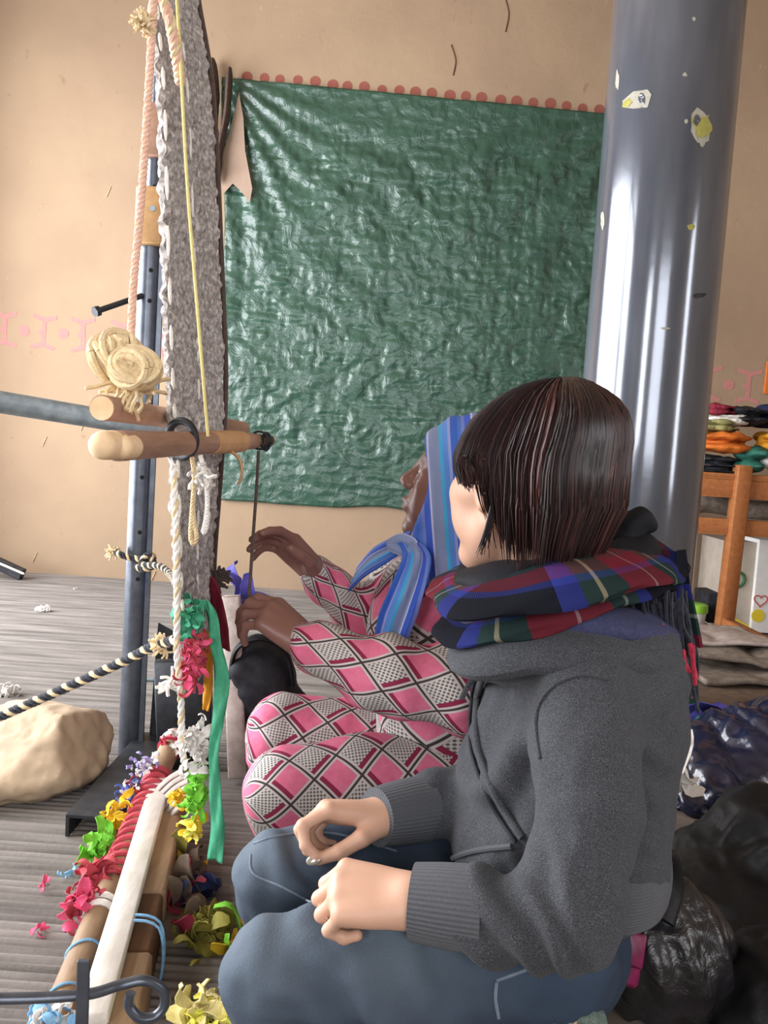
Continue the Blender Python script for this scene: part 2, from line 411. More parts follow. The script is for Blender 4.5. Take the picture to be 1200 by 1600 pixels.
    def cloth(k, a, b, r=.75, sc=30): MT[k] = simple(k, a, b, r, scale=sc, bump=.25, bscale=90, spec=.25)
    for k, a, b in (('cloth_green', '#388a68', '#4ea480'), ('cloth_lime', '#5fae2c', '#86cc48'), ('cloth_yellow', '#d8a81c', '#ecc640'), ('cloth_lemon', '#d8d44a', '#ecea7a'), ('cloth_red', '#a03442', '#bc5058'), ('cloth_pink', '#cf3f62', '#e4668a'), ('cloth_olive', '#6f6a30', '#8c8438'), ('cloth_purple', '#3c3a86', '#5450a4'), ('cloth_orange', '#b85e20', '#c8702c'), ('cloth_amber', '#c7851e', '#d6962c'), ('cloth_black', '#17181c', '#2a2b30'), ('cloth_white', '#cfcac4', '#e6e2dc'), ('cloth_moss', '#7d7a4c', '#918d5c'), ('cloth_wine', '#6a1c2a', '#86283a'), ('cloth_teal', '#1f4a40', '#2f6a58'), ('cloth_navy', '#161b34', '#242c52'), ('rug_grey', '#5d534b', '#85786c'), ('rug_brown', '#54453a', '#6b5a4c'), ('cloth_jet', '#08080c', '#10101a'), ('cloth_mixed', '#6a3a5c', '#3f7a6a'), ('cloth_taupe', '#8d8078', '#b0a49c')): cloth(k, a, b)
    t = NT('matting', .85, spec=.2); p = t.pos()
    n1 = t.noise(t.scale(p, (1.2, 16, 1)), 2, 5); t.color(t.ramp(n1, [(.3, '#57524e'), (.55, '#78726d'), (.75, '#8d8680')])); t.bump(t.noise(p, 90, 3), .3, .004); MT['mat'] = t.mat
    # garments
    t = NT('heather_grey_fleece', .95, spec=.15); p = t.pos()
    a = t.noise(p, 900, 3, .8); b = t.noise(p, 60, 3)
    t.color(t.mix(t.m('MULTIPLY', b, .5), t.ramp(a, [(.34, '#1c1e22'), (.5, '#37393d'), (.66, '#6c6d70')]), lin('#3a3c41'))); t.bump(a, .35, .002); t.set('Sheen Weight', .06); MT['fleece'] = t.mat
    t = NT('ribbed_grey_knit', .95, spec=.15); u = t.m('SINE', t.m('MULTIPLY', t.attr('v'), 320.0)); a = t.noise(t.pos(), 420, 2, .7)
    t.color(t.mix(a, lin('#43454a'), lin('#5c5e62'))); t.bump(u, .35, .003); t.set('Sheen Weight', .06); MT['rib'] = t.mat
    MT['hood_lining'] = simple('navy_lining', '#2a2c48', '#3a3d5e', .95, scale=200, bump=.3)
    t = NT('blue_denim', .85, spec=.2); p = t.pos()
    wv = t.noise(t.scale(p, (1, 1, 1)), 380, 2); big = t.noise(p, 9, 4)
    base = t.mix(big, lin('#222c3b'), lin('#384657')); base = t.mix(t.m('MULTIPLY', t.attr('fade'), .6), base, lin('#727d86')); base = t.mix(t.m('MULTIPLY', wv, .3), base, lin('#1e2938'))
    t.color(base); t.bump(wv, .25, .003); MT['denim'] = t.mat
    MT['stitch'] = simple('pale_stitching', '#5c6876', '#6e7884', .9, scale=80)
    def skin(k, c, red, r):
        t = NT(k, r, spec=.4); p = t.pos(); b = t.noise(p, 40, 4)
        base = t.mix(t.m('MULTIPLY', b, .35), lin(c), lin(red)); base = t.mix(t.attr('lip'), base, lin(red))
        base = t.mix(t.attr('dark'), base, lin('#1c1210')); t.color(base); t.set('Subsurface Weight', .12); t.set('Subsurface Radius', (.01, .004, .002)); t.set('Subsurface Scale', .3)
        t.bump(t.noise(p, 300, 2), .08, .002); MT[k] = t.mat
    skin('skin_light', '#c09a82', '#b4826c', .5); skin('skin_dark', '#7b584e', '#85594f', .40)
    t = NT('hair_dark', .42, spec=.4); t.color(t.ramp(t.attr('c'), [(0, '#140f10'), (.5, '#2a1b1a'), (1, '#54302b')])); t.set('Anisotropic', .5); MT['hair'] = t.mat
    MT['eye'] = simple('eye_dark', '#201614', None, .1, bump=0); MT['eye_white'] = simple('eye_white', '#cfc4bc', None, .2, bump=0)
    MT['nail'] = simple('silver_nail', '#8c8678', '#a09a8c', .15, .3, bump=0)
    # tartan
    t = NT('tartan_wool', .95, spec=.1); u = t.m('FRACT', t.m('DIVIDE', t.attr('u'), .33)); v = t.attr('v')
    st = [(0, '#101118'), (.14, '#232a66'), (.20, '#20322f'), (.26, '#6c7268'), (.275, '#20322f'), (.34, '#64202a'), (.47, '#806468'), (.482, '#64202a'), (.62, '#20322f'), (.70, '#787460'), (.715, '#20322f'), (.77, '#232a66'), (.84, '#101118')]
    cu = t.ramp(u, st, True); vv = t.m('FRACT', t.m('MULTIPLY', v, 2.0)); cv = t.ramp(vv, [(0, '#15161f'), (.28, '#27403c'), (.40, '#7c2230'), (.58, '#2b3788'), (.66, '#15161f')], True)
    tw = t.m('GREATER_THAN', t.m('FRACT', t.m('ADD', t.m('MULTIPLY', t.attr('u'), 420.0), t.m('MULTIPLY', v, 90.0))), .68)
    t.color(t.mix(t.m('MULTIPLY', tw, .75), cu, cv)); t.bump(t.noise(t.pos(), 400, 2), .3, .003); MT['tartan'] = t.mat
    # blue striped headscarf
    t = NT('blue_striped_cotton', .7, spec=.25); u = t.m('FRACT', t.m('MULTIPLY', t.attr('u'), 11.0))
    t.color(t.ramp(u, [(0, '#3c62b8'), (.16, '#8f9bd0'), (.22, '#5a8ad4'), (.34, '#46a6d6'), (.42, '#7f8cb0'), (.66, '#b9bddf'), (.70, '#3a5cc0'), (.84, '#6f7fc4'), (.92, '#4a74c6')], True)); t.bump(t.noise(t.pos(), 200, 2), .2, .003); MT['headscarf'] = t.mat
    # pink diamond dress
    t = NT('pink_diamond_cotton', .85, spec=.2); u, v = t.attr('u'), t.attr('v')
    a = t.m('ADD', u, v); b = t.m('SUBTRACT', u, v); fa, fb = t.m('FRACT', a), t.m('FRACT', b)
    par = t.m('MODULO', t.m('ABSOLUTE', t.m('ADD', t.m('FLOOR', a), t.m('FLOOR', b))), 2.0); grey = t.m('GREATER_THAN', par, .5)
    ea = t.m('MINIMUM', fa, t.m('SUBTRACT', 1.0, fa)); eb = t.m('MINIMUM', fb, t.m('SUBTRACT', 1.0, fb)); e = t.m('MINIMUM', ea, eb)
    mesh_ = t.m('SINE', t.m('MULTIPLY', a, 44.0)); mesh2 = t.m('SINE', t.m('MULTIPLY', b, 44.0)); mg = t.m('GREATER_THAN', t.m('MULTIPLY', mesh_, mesh2), .12)
    greyc = t.mix(mg, lin('#b7b1ab'), lin('#5c5655')); pinkc = t.mix(t.noise(t.pos(), 60, 2), lin('#c25474'), lin('#d07890'))
    mar = t.m('MAXIMUM', t.m('GREATER_THAN', fa, .76), t.m('LESS_THAN', fb, .0)); pinkc = t.mix(mar, pinkc, lin('#7c2440'))
    greyc = t.mix(t.m('LESS_THAN', fb, .24), greyc, lin('#7c2440'))
    cc = t.mix(grey, pinkc, greyc); cc = t.mix(t.m('LESS_THAN', e, .10), cc, lin('#b5aca8')); cc = t.mix(t.m('LESS_THAN', e, .035), cc, lin('#3d3336'))
    t.color(cc); t.bump(t.noise(t.pos(), 250, 2), .2, .003); MT['dress'] = t.mat
    MT['puffer'] = simple('navy_shiny_nylon', '#0a0e1e', '#131a36', .25, scale=10, bump=.5, bscale=30, spec=.7)
    MT['black_nylon'] = simple('black_nylon', '#08080a', '#0e0e10', .55, scale=10, bump=.4, bscale=40, spec=.25)
    t = NT('black_quilted_leather', .33, spec=.5); p = t.pos(); t.color(t.ramp(t.noise(p, 12, 3), [(.3, '#141315'), (.7, '#232124')])); t.bump(t.m('ADD', t.noise(p, 26, 4, .6, 1.0), t.m('MULTIPLY', t.voro(p, 60, 'SMOOTH_F1'), .6)), .55, .008); MT['leather'] = t.mat
    MT['magenta'] = simple('magenta_leather', '#5c1036', '#7a1848', .4, scale=40); MT['gold'] = simple('brass', '#b08a3c', '#d0aa58', .25, 1.0, bump=0)
    MT['card_white'] = simple('white_carton', '#cfcdc8', '#e2e0dc', .8, scale=10, bump=.05); MT['card_grey'] = simple('carton_side', '#9a8f82', '#ada295', .85, scale=10, bump=.05)
    MT['print_green'] = simple('green_print', '#2c5a30', None, .8, bump=0); MT['print_yellow'] = simple('yellow_print', '#d8c02c', None, .8, bump=0); MT['print_red'] = simple('red_print', '#b04848', None, .8, bump=0)
    MT['lime_plastic'] = simple('lime_plastic', '#78b02a', '#8cc43c', .35, bump=0); MT['white_plastic'] = simple('white_plastic', '#c4c2bc', '#d6d4ce', .4, bump=0)
    MT['paper_torn'] = simple('torn_paper', '#8f7a6a', '#a08a78', .9, scale=8, bump=.3); MT['sock'] = simple('grey_green_knit', '#3f524c', '#66736b', .95, scale=90, bump=.6)
    MT['leatherwrap'] = simple('tan_hide_wrap', '#b58a5e', '#c59a6e', .6, scale=30)
build_materials()
# ------------------------------------------------------------ the room
WY, WXL, WXR, WYB, ZC = 4.8, -2.6, 3.2, -2.5, 3.55
T_ = .14
struct('floor', MB().box((WXL-T_, WYB-T_, -.1), (WXR+T_, WY+T_, 0)), MT['floor'])
struct('ceiling', MB().box((WXL-T_, WYB-T_, ZC), (WXR+T_, WY+T_, ZC+.1)), MT['ceiling'])
def wall_y(name, y0, y1, holes):
    m = MB(); x0, x1 = WXL-T_, WXR+T_; cur = x0
    for (a, b, z0, z1) in sorted(holes):
        m.box((cur, y0, 0), (a, y1, ZC)); m.box((a, y0, 0), (b, y1, z0)); m.box((a, y0, z1), (b, y1, ZC)); cur = b
    m.box((cur, y0, 0), (x1, y1, ZC)); return struct(name, m, MT['wall'])
def wall_x(name, x0, x1, holes):
    m = MB(); cur = WYB
    for (a, b, z0, z1) in sorted(holes):
        m.box((x0, cur, 0), (x1, a, ZC))
        if z0 > 0: m.box((x0, a, 0), (x1, b, z0))
        m.box((x0, a, z1), (x1, b, ZC)); cur = b
    m.box((x0, cur, 0), (x1, WY, ZC)); return struct(name, m, MT['wall'])
wall_back = wall_y('wall_back', WY, WY+T_, [])
wall_y('wall_front', WYB-T_, WYB, [(-1.9, -1.0, .9, 2.6), (-.05, 1.55, .9, 2.6)])  # the wider opening is added, unseen, for the fill light
wall_x('wall_left', WXL-T_, WXL, [(.5, 4.2, .2, 2.8)])
wall_x('wall_right', WXR, WXR+T_, [(-.25, .45, .7, 2.5)])
# painted row of dots above the tarpaulin, and the pink forked motifs at chest height
dotm = mesh_from('painted_dot', *(lambda m: (m.v, m.f))(MB().disc((0, 0, 0), (0, -1, 0), .031, .0015, 18)), MT['paint_red'], False)
def wallpart(name, me, x, z, sc=1.0, rz=0.0):
    o = bpy.data.objects.new(name, me); COL.objects.link(o); o.parent = wall_back; o.location = (x, WY, z); o.scale = (sc, 1, sc*random.uniform(.95, 1.05)); o.rotation_euler = (0, rz, 0); return o
for i in range(23):
    t_ = i/21; p = at(387+(938-387)*t_, 119+(171-119)*t_, WY)
    wallpart('painted_dot', dotm, p[0]+random.uniform(-.008, .008), p[2]+random.uniform(-.006, .006), random.uniform(.85, 1.05))
lm = MB()
for i in range(22):
    t_ = (i+.5)/21; p = at(387+(938-387)*t_, 125+(177-125)*t_, WY); lm.box((p[0]-.022, WY-.0012, p[2]-.008), (p[0]+.022, WY, p[2]+.004))
part('painted_line', lm, MT['chalk'], wall_back, False)
mm = MB()
mm.box((-.012, -.0015, -.07), (.012, 0, .07))
for sx in (-1, 1):
    for sz in (-1, 1):
        mm.poly([(0, sz*.058), (sx*.07, sz*.082), (sx*.066, sz*.104), (0, sz*.085)][::(1 if sx*sz > 0 else -1)], .0015, A_(0, 0, 0), (1, 0, 0), (0, 0, 1))
mm.box((-.03, -.0015, -.012), (-.012, 0, .012)); 
motm = mesh_from('painted_motif', mm.v, mm.f, MT['paint_pink'], False); dot2 = mesh_from('painted_dot', dotm and [tuple(v.co) for v in dotm.vertices], [tuple(p.vertices) for p in dotm.polygons], MT['paint_pink'], False)
x = -2.45; k = 0
while x < 3.1:
    z = 1.39-.012*(x+2)
    if not (-.95 < x < 1.2):
        if k % 2 == 0: wallpart('painted_motif', motm, x, z, 1.0, random.uniform(-.05, .05))
        else: wallpart('painted_dot', dot2, x, z, 1.0)
    x += .112; k += 1
# cracks in the plaster
ck = MB()
for P in ([(705, 70), (712, 95), (708, 118)], [(790, 0), (795, 22), (790, 50)]):
    ck.tube(catmull([at(a, b, WY-.001) for a, b in P], 5), .004, 5)
part('plaster_crack', ck, MT['wood_dark'], wall_back)
for (a, b) in ((55, 870), (130, 665), (240, 900), (70, 690), (170, 300)):
    p = at(a, b, WY); part('straw_fleck', MB().beam(p+A_(-.012, -.002, -.03), p+A_(.012, -.002, .03), .008, .003), MT['wood_end'], wall_back)
# ------------------------------------------------------------ green tarpaulin on the wall
def tarp():
    nu, nv = 210, 210; G = np.zeros((nu, nv, 3)); TL, TR, BL, BR = at(348, 123, WY), at(990, 184, WY), at(348, 781, WY), at(985, 806, WY)
    for i in range(nu):
        for j in range(nv):
            a, b = i/(nu-1), j/(nv-1); G[i, j] = (TL*(1-a)+TR*a)*(1-b)+(BL*(1-a)+BR*a)*b
    Q = G.reshape(-1, 3).copy(); a = np.repeat(np.linspace(0, 1, nu), nv); b = np.tile(np.linspace(0, 1, nv), nu)
    # tension folds radiating from the fixed corners plus crumples
    r1 = np.arctan2(b+.02, a+.02); d1 = np.hypot(a, b); r2 = np.arctan2(b+.02, 1.02-a); d2 = np.hypot(1-a, b)
    h = .016*np.sin(r1*26+2*vnoise(Q, 2, 1))*np.exp(-d1*2.6)+.016*np.sin(r2*22+2*vnoise(Q, 2, 2))*np.exp(-d2*2.0)
    h += .013*np.abs(vnoise(Q, 5, 3))+.010*np.abs(vnoise(Q*A_(1, 1, 1.8), 11, 4))-.009*np.abs(vnoise(Q*A_(1, 1, .7), 26, 5))-.005*np.abs(vnoise(Q, 44, 9))
    h += .012*np.sin(b*34+3*vnoise(Q, 1.7, 8))*np.clip(a-.45, 0, 1)*np.clip(1.2-b*1.6, 0, 1)
    Q[:, 1] -= .020+h*(.3+.7*np.clip(np.minimum(b, 1-b)*6, 0, 1)); Q[:, 1] = np.minimum(Q[:, 1], WY-.006)
    edge = np.clip(1-np.minimum(a, 1-a)*14, 0, 1); Q[:, 0] += edge*.02*vnoise(Q*A_(0, 0, 1), 5, 6); Q[:, 2] += np.clip(1-(1-b)*14, 0, 1)*.025*vnoise(Q*A_(1, 0, 0), 4, 7)
    m = MB().sheet(Q.reshape(nu, nv, 3), .003); return one('tarpaulin', m, MT['tarp'], 'crumpled glossy green plastic tarpaulin covering an opening in the mud wall', 'tarpaulin', sharp=180)
tarp()
# torn paper and broken sticks left of the tarpaulin
pp = at(352, 240, WY-.05); P2 = [(0, -.22), (.05, -.16), (.10, -.20), (.15, -.26), (.16, -.18), (.11, .02), (.09, .2), (.06, .33), (.02, .12), (-.02, -.02), (-.03, -.15)]
one('torn_paper', MB().poly([(a, b) for a, b in P2], .003, pp, (1, 0, 0), (0, 0, 1)), MT['paper_torn'], 'torn beige paper hanging below broken sticks at corner of green tarpaulin', 'paper', smooth=False)
def stick(pa, pb, wd, label):
    a, b = at(*pa), at(*pb); P = catmull([a, a*.6+b*.4+A_(.01, 0, 0), a*.3+b*.7-A_(.006, 0, 0), b], 5)
    one('broken_stick', MB().tube(P, np.array([.55, .9, 1, 1, .95, 1, 1, .9, 1, 1, 1, .95, 1, .9, .8, .5])*wd, 7, flat=.6), MT['driftwood'], label, 'stick', 'splintered sticks beside the tarpaulin')
stick((332, 92, WY-.06), (338, 230, WY-.06), .036, 'tall splintered dark stick on wall farther from the green tarpaulin')
stick((359, 106, WY-.09), (340, 285, WY-.09), .032, 'leaning dark wooden stick in front of the torn paper')
# ------------------------------------------------------------ grey pipe column
pc = at(1035, 300, 2.7); pr = .198
col_ = thing('pipe_column', 'large shiny grey plastic pipe standing as a column', 'column', (pc[0], pc[1], 0))
part('pipe', MB().tube([(pc[0], pc[1], 0), (pc[0], pc[1], ZC)], pr, 64), MT['pipe'], col_)
def on_pipe(px, py):
    for Y in np.linspace(2.3, 2.9, 600):
        p = at(px, py, Y)
        if np.hypot(p[0]-pc[0], p[1]-pc[1]) < pr: return p
def chip(outl, mat, lift=.0015):
    """thin label patch bent round the pipe; outline in image pixels"""
    m = MB(); V = []
    c0 = np.mean(outl, 0); rings = [(1-q/4) for q in range(4)]
    for sc in rings:
        for (a, b) in outl:
            p = on_pipe(c0[0]+(a-c0[0])*sc, c0[1]+(b-c0[1])*sc); n = unit(A_(p[0]-pc[0], p[1]-pc[1], 0)); V.append(p+n*lift)
    n_ = len(outl); F = []
    for q in range(len(rings)-1):
        for j in range(n_): F.append((q*n_+j, q*n_+(j+1) % n_, (q+1)*n_+(j+1) % n_, (q+1)*n_+j))
    F.append(tuple((len(rings)-1)*n_+j for j in range(n_)))
    m.add(V, F); part('label_scrap', m, mat, col_, False)
def blob(cx, cy, rx, ry, n=14, j=.25): return [(cx+rx*(1+random.uniform(-j, j))*math.cos(2*math.pi*q/n), cy+ry*(1+random.uniform(-j, j))*math.sin(2*math.pi*q/n)) for q in range(n)]
chip([(973, 158), (990, 143), (1012, 140), (1018, 148), (1012, 168), (990, 170), (974, 168)], MT['chip']); chip([(974, 160), (984, 153), (988, 160), (982, 168), (973, 168)], MT['chip_y'], .0025); chip(blob(1003, 155, 6, 8), MT['pipe'], .003)
chip(blob(1094, 197, 18, 24), MT['chip'], .0015); chip(blob(1096, 196, 14, 17, 14, .4), MT['chip_y'], .0025); chip(blob(1088, 188, 5, 8), MT['pipe'], .0035); chip(blob(1097, 224, 4, 6), MT['chip'])
chip(blob(965, 125, 3, 14), MT['chip']); chip(blob(1070, 117, 4, 3), MT['chip']); chip(blob(1084, 30, 3, 3), MT['chip']); chip(blob(1072, 190, 3, 4), MT['chip']); chip(blob(1079, 355, 6, 5), MT['chip_y']); chip(blob(1090, 462, 14, 4, 12, .5), MT['steel_dark'])
chip(blob(1040, 513, 7, 1.8), MT['chip']); chip(blob(942, 345, 3, 14), MT['chip'])
# ------------------------------------------------------------ floor matting with cross ribs
def matting():
    y0, y1, x0, x1 = .75, 4.74, -2.4, .02; per = .021; ny = int((y1-y0)/per*6); nx = 26
    X, Y = np.meshgrid(np.linspace(x0, x1, nx), np.linspace(y0, y1, ny), indexing='ij'); G = np.stack([X, Y, np.zeros_like(X)], 2)
    Q = G.reshape(-1, 3); z = .008+.0035*np.sin(2*math.pi*(Q[:, 1]+.004*vnoise(Q, 3, 1))/per)+.002*vnoise(Q*A_(1, 8, 1), 4, 2)
    G[:, :, 2] = z.reshape(X.shape)
    one('floor_mat', MB().sheet(G, .004), MT['mat'], 'worn grey ribbed mat covering floor beneath loom', 'mat', sharp=180)
matting()
# ------------------------------------------------------------ the loom: uprights
def rope(name, P, r, mats, label, cat='rope', turns=60, n=3, group=None, parent=None):
    """twisted strands; first strand is the object, the others its children"""
    P = np.asarray(P, float); T = np.gradient(P, axis=0); T /= np.linalg.norm(T, axis=1, keepdims=True)
    arc = np.concatenate([[0], np.cumsum(np.linalg.norm(np.diff(P, axis=0), axis=1))]); L = arc[-1]
    M_ = max(int(L*turns*7), 12); s_ = np.linspace(0, L, M_); C_ = np.stack([np.interp(s_, arc, P[:, q]) for q in range(3)], 1); TT = np.stack([np.interp(s_, arc, T[:, q]) for q in range(3)], 1)
    a = np.cross(TT, np.where(np.abs(TT[:, 2:3]) < .9, A_(0, 0, 1), A_(1, 0, 0))); a /= np.linalg.norm(a, axis=1, keepdims=True); b = np.cross(TT, a)
    root = parent
    for q in range(n):
        ph = 2*math.pi*(s_*turns+q/n)[:, None]; S_ = C_+r*.5*(a*np.cos(ph)+b*np.sin(ph)); m = MB().tube(S_, r*.58, 6)
        if q == 0 and parent is None: root = one(name, m, MT[mats[0]], label, cat, group)
        else: part('strand', m, MT[mats[q % len(mats)]], root)
    return root
pbase = fl(198, 1190)
PX, PY = pbase[0], 2.13
post = thing('loom_post', 'upright steel tube post of the loom with drilled holes', 'post', (PX, PY, 0))
part('lower_tube', MB().tube([(PX, PY, .012), (PX, PY, 1.33)], .031, 24), MT['steel'], post)
part('upper_tube', MB().tube([(PX, PY, 1.30), (PX, PY, 2.25)], .020, 20), MT['steel'], post)
part('flange_strip', MB().box((PX+.030, PY-.034, .01), (PX+.042, PY-.026, 1.32)), MT['steel'], post, False)
for z in (.48, .60, .74, .87, 1.18, 1.255, 1.46, 1.62):
    r_ = .031 if z < 1.33 else .02
    n_ = unit(A_(.30, -.95, 0)); part('bolt_hole', MB().disc(A_(PX, PY, z)+n_*(r_-.0006), n_, .0055, .0012, 12), MT['hole'], post, False)
ck_ = MB().box((PX-.032, PY-.045, 1.315), (PX+.034, PY+.03, 1.455), None, .004); wb = part('wooden_clamp', ck_, MT['wood_tan'], post, True)
part('screw', MB().disc((PX+.012, PY-.0455, 1.40), (0, -1, 0), .007, .003, 12), MT['galv'], wb, False)
part('wooden_sleeve', MB().box((PX-.024, PY-.03, 1.53), (PX+.03, PY+.02, 1.66), None, .004), MT['wood_pole'], post)
bo = at(152, 486, 2.0); bi = at(222, 462, 2.1); m = MB().tube([bo, bi], .007, 10); part('bolt', m, MT['steel_dark'], post); d_ = unit(bi-bo); part('bolt_head', MB().tube([bo-d_*.008, bo+d_*.004], .013, 6), MT['steel_dark'], post, False)
# foot channel and gusset
f0, f1 = fl(215, 1190, .05), fl(140, 1282, .05); d_ = unit((f1-f0)*A_(1, 1, 0)); sd = A_(-d_[1], d_[0], 0)
ch = MB()
for off, h0, h1, wd in ((0, .052, .06, .10), (-.046, .012, .056, .008), (.046, .012, .056, .008)):
    a = f0*A_(1, 1, 0)+sd*off; b = f1*A_(1, 1, 0)+sd*off; zc = (h0+h1)/2; ch.beam(a-d_*.18+A_(0, 0, zc), b+A_(0, 0, zc), wd, h1-h0, bev=.001)
part('foot_channel', ch, MT['steel_dark'], post, False)
g0 = at(228, 1010, 2.2); part('gusset', MB().poly([(0, .0), (.12, .0), (.05, .28), (.01, .30)], .008, A_(PX+.045, PY+.02, .06), (1, 0, 0), (0, 0, 1)), MT['steel_dark'], post, False)
part('brace', MB().beam(at(222, 1062, 2.2), at(285, 1065, 2.2), .01, .012), MT['galv'], post, False)
# knotted rope round the post and its long tail
kp = [at(178, 860, 2.12), at(188, 866, 2.085), at(206, 872, 2.085), at(226, 874, 2.085), at(238, 868, 2.11), at(236, 880, 2.13), at(214, 884, 2.085), at(226, 890, 2.06), at(240, 882, 2.07), at(232, 866, 2.07), at(222, 882, 2.06), at(250, 885, 2.0), at(268, 900, 1.9), at(279, 918, 1.6)]
rope('knotted_rope', catmull(kp, 6), .0085, ['yarn_black', 'yarn_cream', 'yarn_black'], 'black and cream twisted rope knotted round steel post and tied to the weaving', turns=40)
rp = [at(-40, 1140, 1.6), at(0, 1120, 1.6), at(100, 1076, 1.57), at(190, 1035, 1.52), at(240, 1010, 1.47), at(276, 1000, 1.41)]
rope('braided_rope', catmull(rp, 8), .0095, ['yarn_black', 'yarn_black', 'yarn_cream'], 'taut dark braided rope running past rock to the weaving edge', turns=28)
def tuft(name, c, r, n, mat, label, cat='yarn tuft', rad=.0022, group=None, dirv=(0, 0, -1), seg=5, single=True, parent=None):
    m = MB()
    for i in range(n):
        d = unit(RNG.normal(size=3)*.8+np.asarray(dirv)); p = np.asarray(c)+RNG.normal(size=3)*r*.15; P = [p]
        for q in range(seg): d = unit(d+RNG.normal(size=3)*.45+np.asarray(dirv)*.1); p = p+d*r/seg*1.3; P.append(p)
        m.tube(catmull(P, 2), rad, 4)
    return one(name, m, MT[mat], label, cat, group) if parent is None else part(name, m, MT[mat], parent)
tuft('rope_tuft', at(182, 862, 2.11), .022, 26, 'yarn_cream', 'frayed cream rope end on steel post knot', dirv=(-1, 0, -.2))
tuft('rope_tuft', at(256, 1008, 1.45), .020, 40, 'yarn_cream', 'frayed cream end of the taut braided rope', dirv=(-.5, 0, .2))
# ------------------------------------------------------------ weaving (warp web)
NE = catmull([at(232, -90, 1.40), at(236, 0, 1.40), at(248, 150, 1.40), at(255, 400, 1.40), at(262, 600, 1.40), at(270, 730, 1.40), at(275, 900, 1.40), at(280, 1000, 1.41), at(283, 1080, 1.42)], 20)
FE = catmull([at(290, -90, 1.80), at(303, 0, 1.80), at(326, 150, 1.80), at(339, 400, 1.80), at(346, 600, 1.80), at(338, 740, 1.80), at(328, 880, 1.80), at(330, 960, 1.80), at(335, 1030, 1.80)], 20)
def weaving():
    nv = len(NE)*3; nu = 60; s0 = np.linspace(0, 1, len(NE)); s1 = np.linspace(0, 1, nv)
    a = np.stack([np.interp(s1, s0, NE[:, q]) for q in range(3)], 1); b = np.stack([np.interp(s1, s0, FE[:, q]) for q in range(3)], 1)
    t = np.linspace(0, 1, nu)[:, None, None]; G = a[None]*(1-t)+b[None]*t; Q = G.reshape(-1, 3).copy()
    tt = np.repeat(np.linspace(0, 1, nu), nv)
    Q[:, 0] += .0045*np.sin(tt*2*math.pi*15)+.006*vnoise(Q*A_(1, 60, 70), 1, 3)+.004*vnoise(Q, 120, 4)
    wv = thing('hanging_weaving', 'tall narrow grey wool weaving stretched on the loom', 'weaving', (NE[-1][0], NE[-1][1], NE[-1][2]))
    part('web', MB().sheet(Q.reshape(nu, nv, 3), .010), MT['weave'], wv)
    def stripe(f, w, mat, i0=0, i1=-1, dash=False):
        P = (NE*(1-f)+FE*f)[i0:i1]; P = P+A_(.009, 0, 0)
        if dash:
            for q in range(0, len(P)-5, 7):
                part('stitch', MB().tube(P[q:q+5], [w*.4, w, w, w, w*.4], 6), MT[mat], wv)
        else: part('edge_cord', MB().tube(P, w, 7), MT[mat], wv)
    stripe(0.0, .0035, 'yarn_white', 0, None, True); stripe(.42, .0032, 'yarn_white', 30, 130, True)
    stripe(1.0, .006, 'yarn_brown', 0, None)
    return wv
WEB = weaving()
bp = catmull([at(271, 726, 1.385), at(276, 850, 1.385), at(277, 960, 1.385), at(276, 1010, 1.385), at(280, 1060, 1.39), at(283, 1100, 1.40), at(284, 1165, 1.42), at(290, 1200, 1.45)], 14)
rope('edge_braid', bp, .0062, ['yarn_white', 'yarn_cream', 'yarn_white'], 'white braided yarn along lower edge of the weaving', turns=22)
one('wooden_rod', MB().tube(np.linspace(NE[0]+(NE[0]-FE[0])*.8+A_(0, 0, .03), FE[0]+(FE[0]-NE[0])*.9+A_(-.05, 0, .03), 8), .026, 14), MT['wood_pole'], 'thick wooden rod carrying the top of the weaving', 'rod')
# cords hanging in front
one('thin_cord', MB().tube(catmull([at(272, -60, 1.33), at(280, 60, 1.33), at(292, 280, 1.33), at(308, 480, 1.33), at(325, 682, 1.34)], 10), .0028, 7), MT['yarn_yellow'], 'thin taut yellow cord in front of the weaving', 'cord')
rope('thick_braid', catmull([at(238, -40, 1.30), at(262, 20, 1.30), at(276, 90, 1.33), at(282, 130, 1.36)], 8), .009, ['yarn_pink', 'yarn_cream', 'yarn_pink'], 'short cream braid crossing top of the weaving', turns=35)
rope('hanging_rope', catmull([at(243, -60, 1.28), at(238, 40, 1.28), at(230, 180, 1.28), at(220, 320, 1.28), at(209, 440, 1.28), at(204, 535, 1.28)], 10), .0062, ['yarn_pink'], 'long pale pink rope hanging beside the steel post', turns=45)
tuft('rope_tuft', at(228, 36, 1.27), .016, 50, 'yarn_cream', 'fluffy cream rope knot at top of the pink rope', dirv=(-1, 0, 0))
# bundle of cream yarn at the end of that rope
yb = thing('yarn_bundle', 'bundle of tangled cream yarn hanging above the wooden rods', 'yarn', at(196, 615, 1.25))
for (px, py, r, s_) in ((178, 560, .043, 1), (212, 577, .034, 2)):
    c = at(px, py, 1.25 if s_ == 1 else 1.22); m = MB()
    for q in range(16 if s_ == 1 else 14):
        tilt = unit(A_(.8, random.uniform(-.5, .5), random.uniform(-.2, .9)) if s_ == 1 else A_(random.uniform(-.4, .4), .9, random.uniform(-.4, .4)))
        a = unit(np.cross(tilt, A_(.1, .3, 1))); b = np.cross(tilt, a); rr = r*random.uniform(.7, 1.0); off = tilt*random.uniform(-.6, .6)*r
        m.tube([c+off+rr*(a*math.cos(t)+b*math.sin(t)*.8) for t in np.linspace(0, 2*math.pi, 26)], .0052, 6)
    S_ = part('yarn_coil', m, MT['yarn_cream'], yb)
    part('coil_core', MB().tube([c-A_(r*.8, 0, 0), c-A_(r*.5, 0, 0), c+A_(r*.5, 0, 0), c+A_(r*.8, 0, 0)], [r*.3, r*.75, r*.75, r*.3], 12), MT['yarn_cream'], yb)
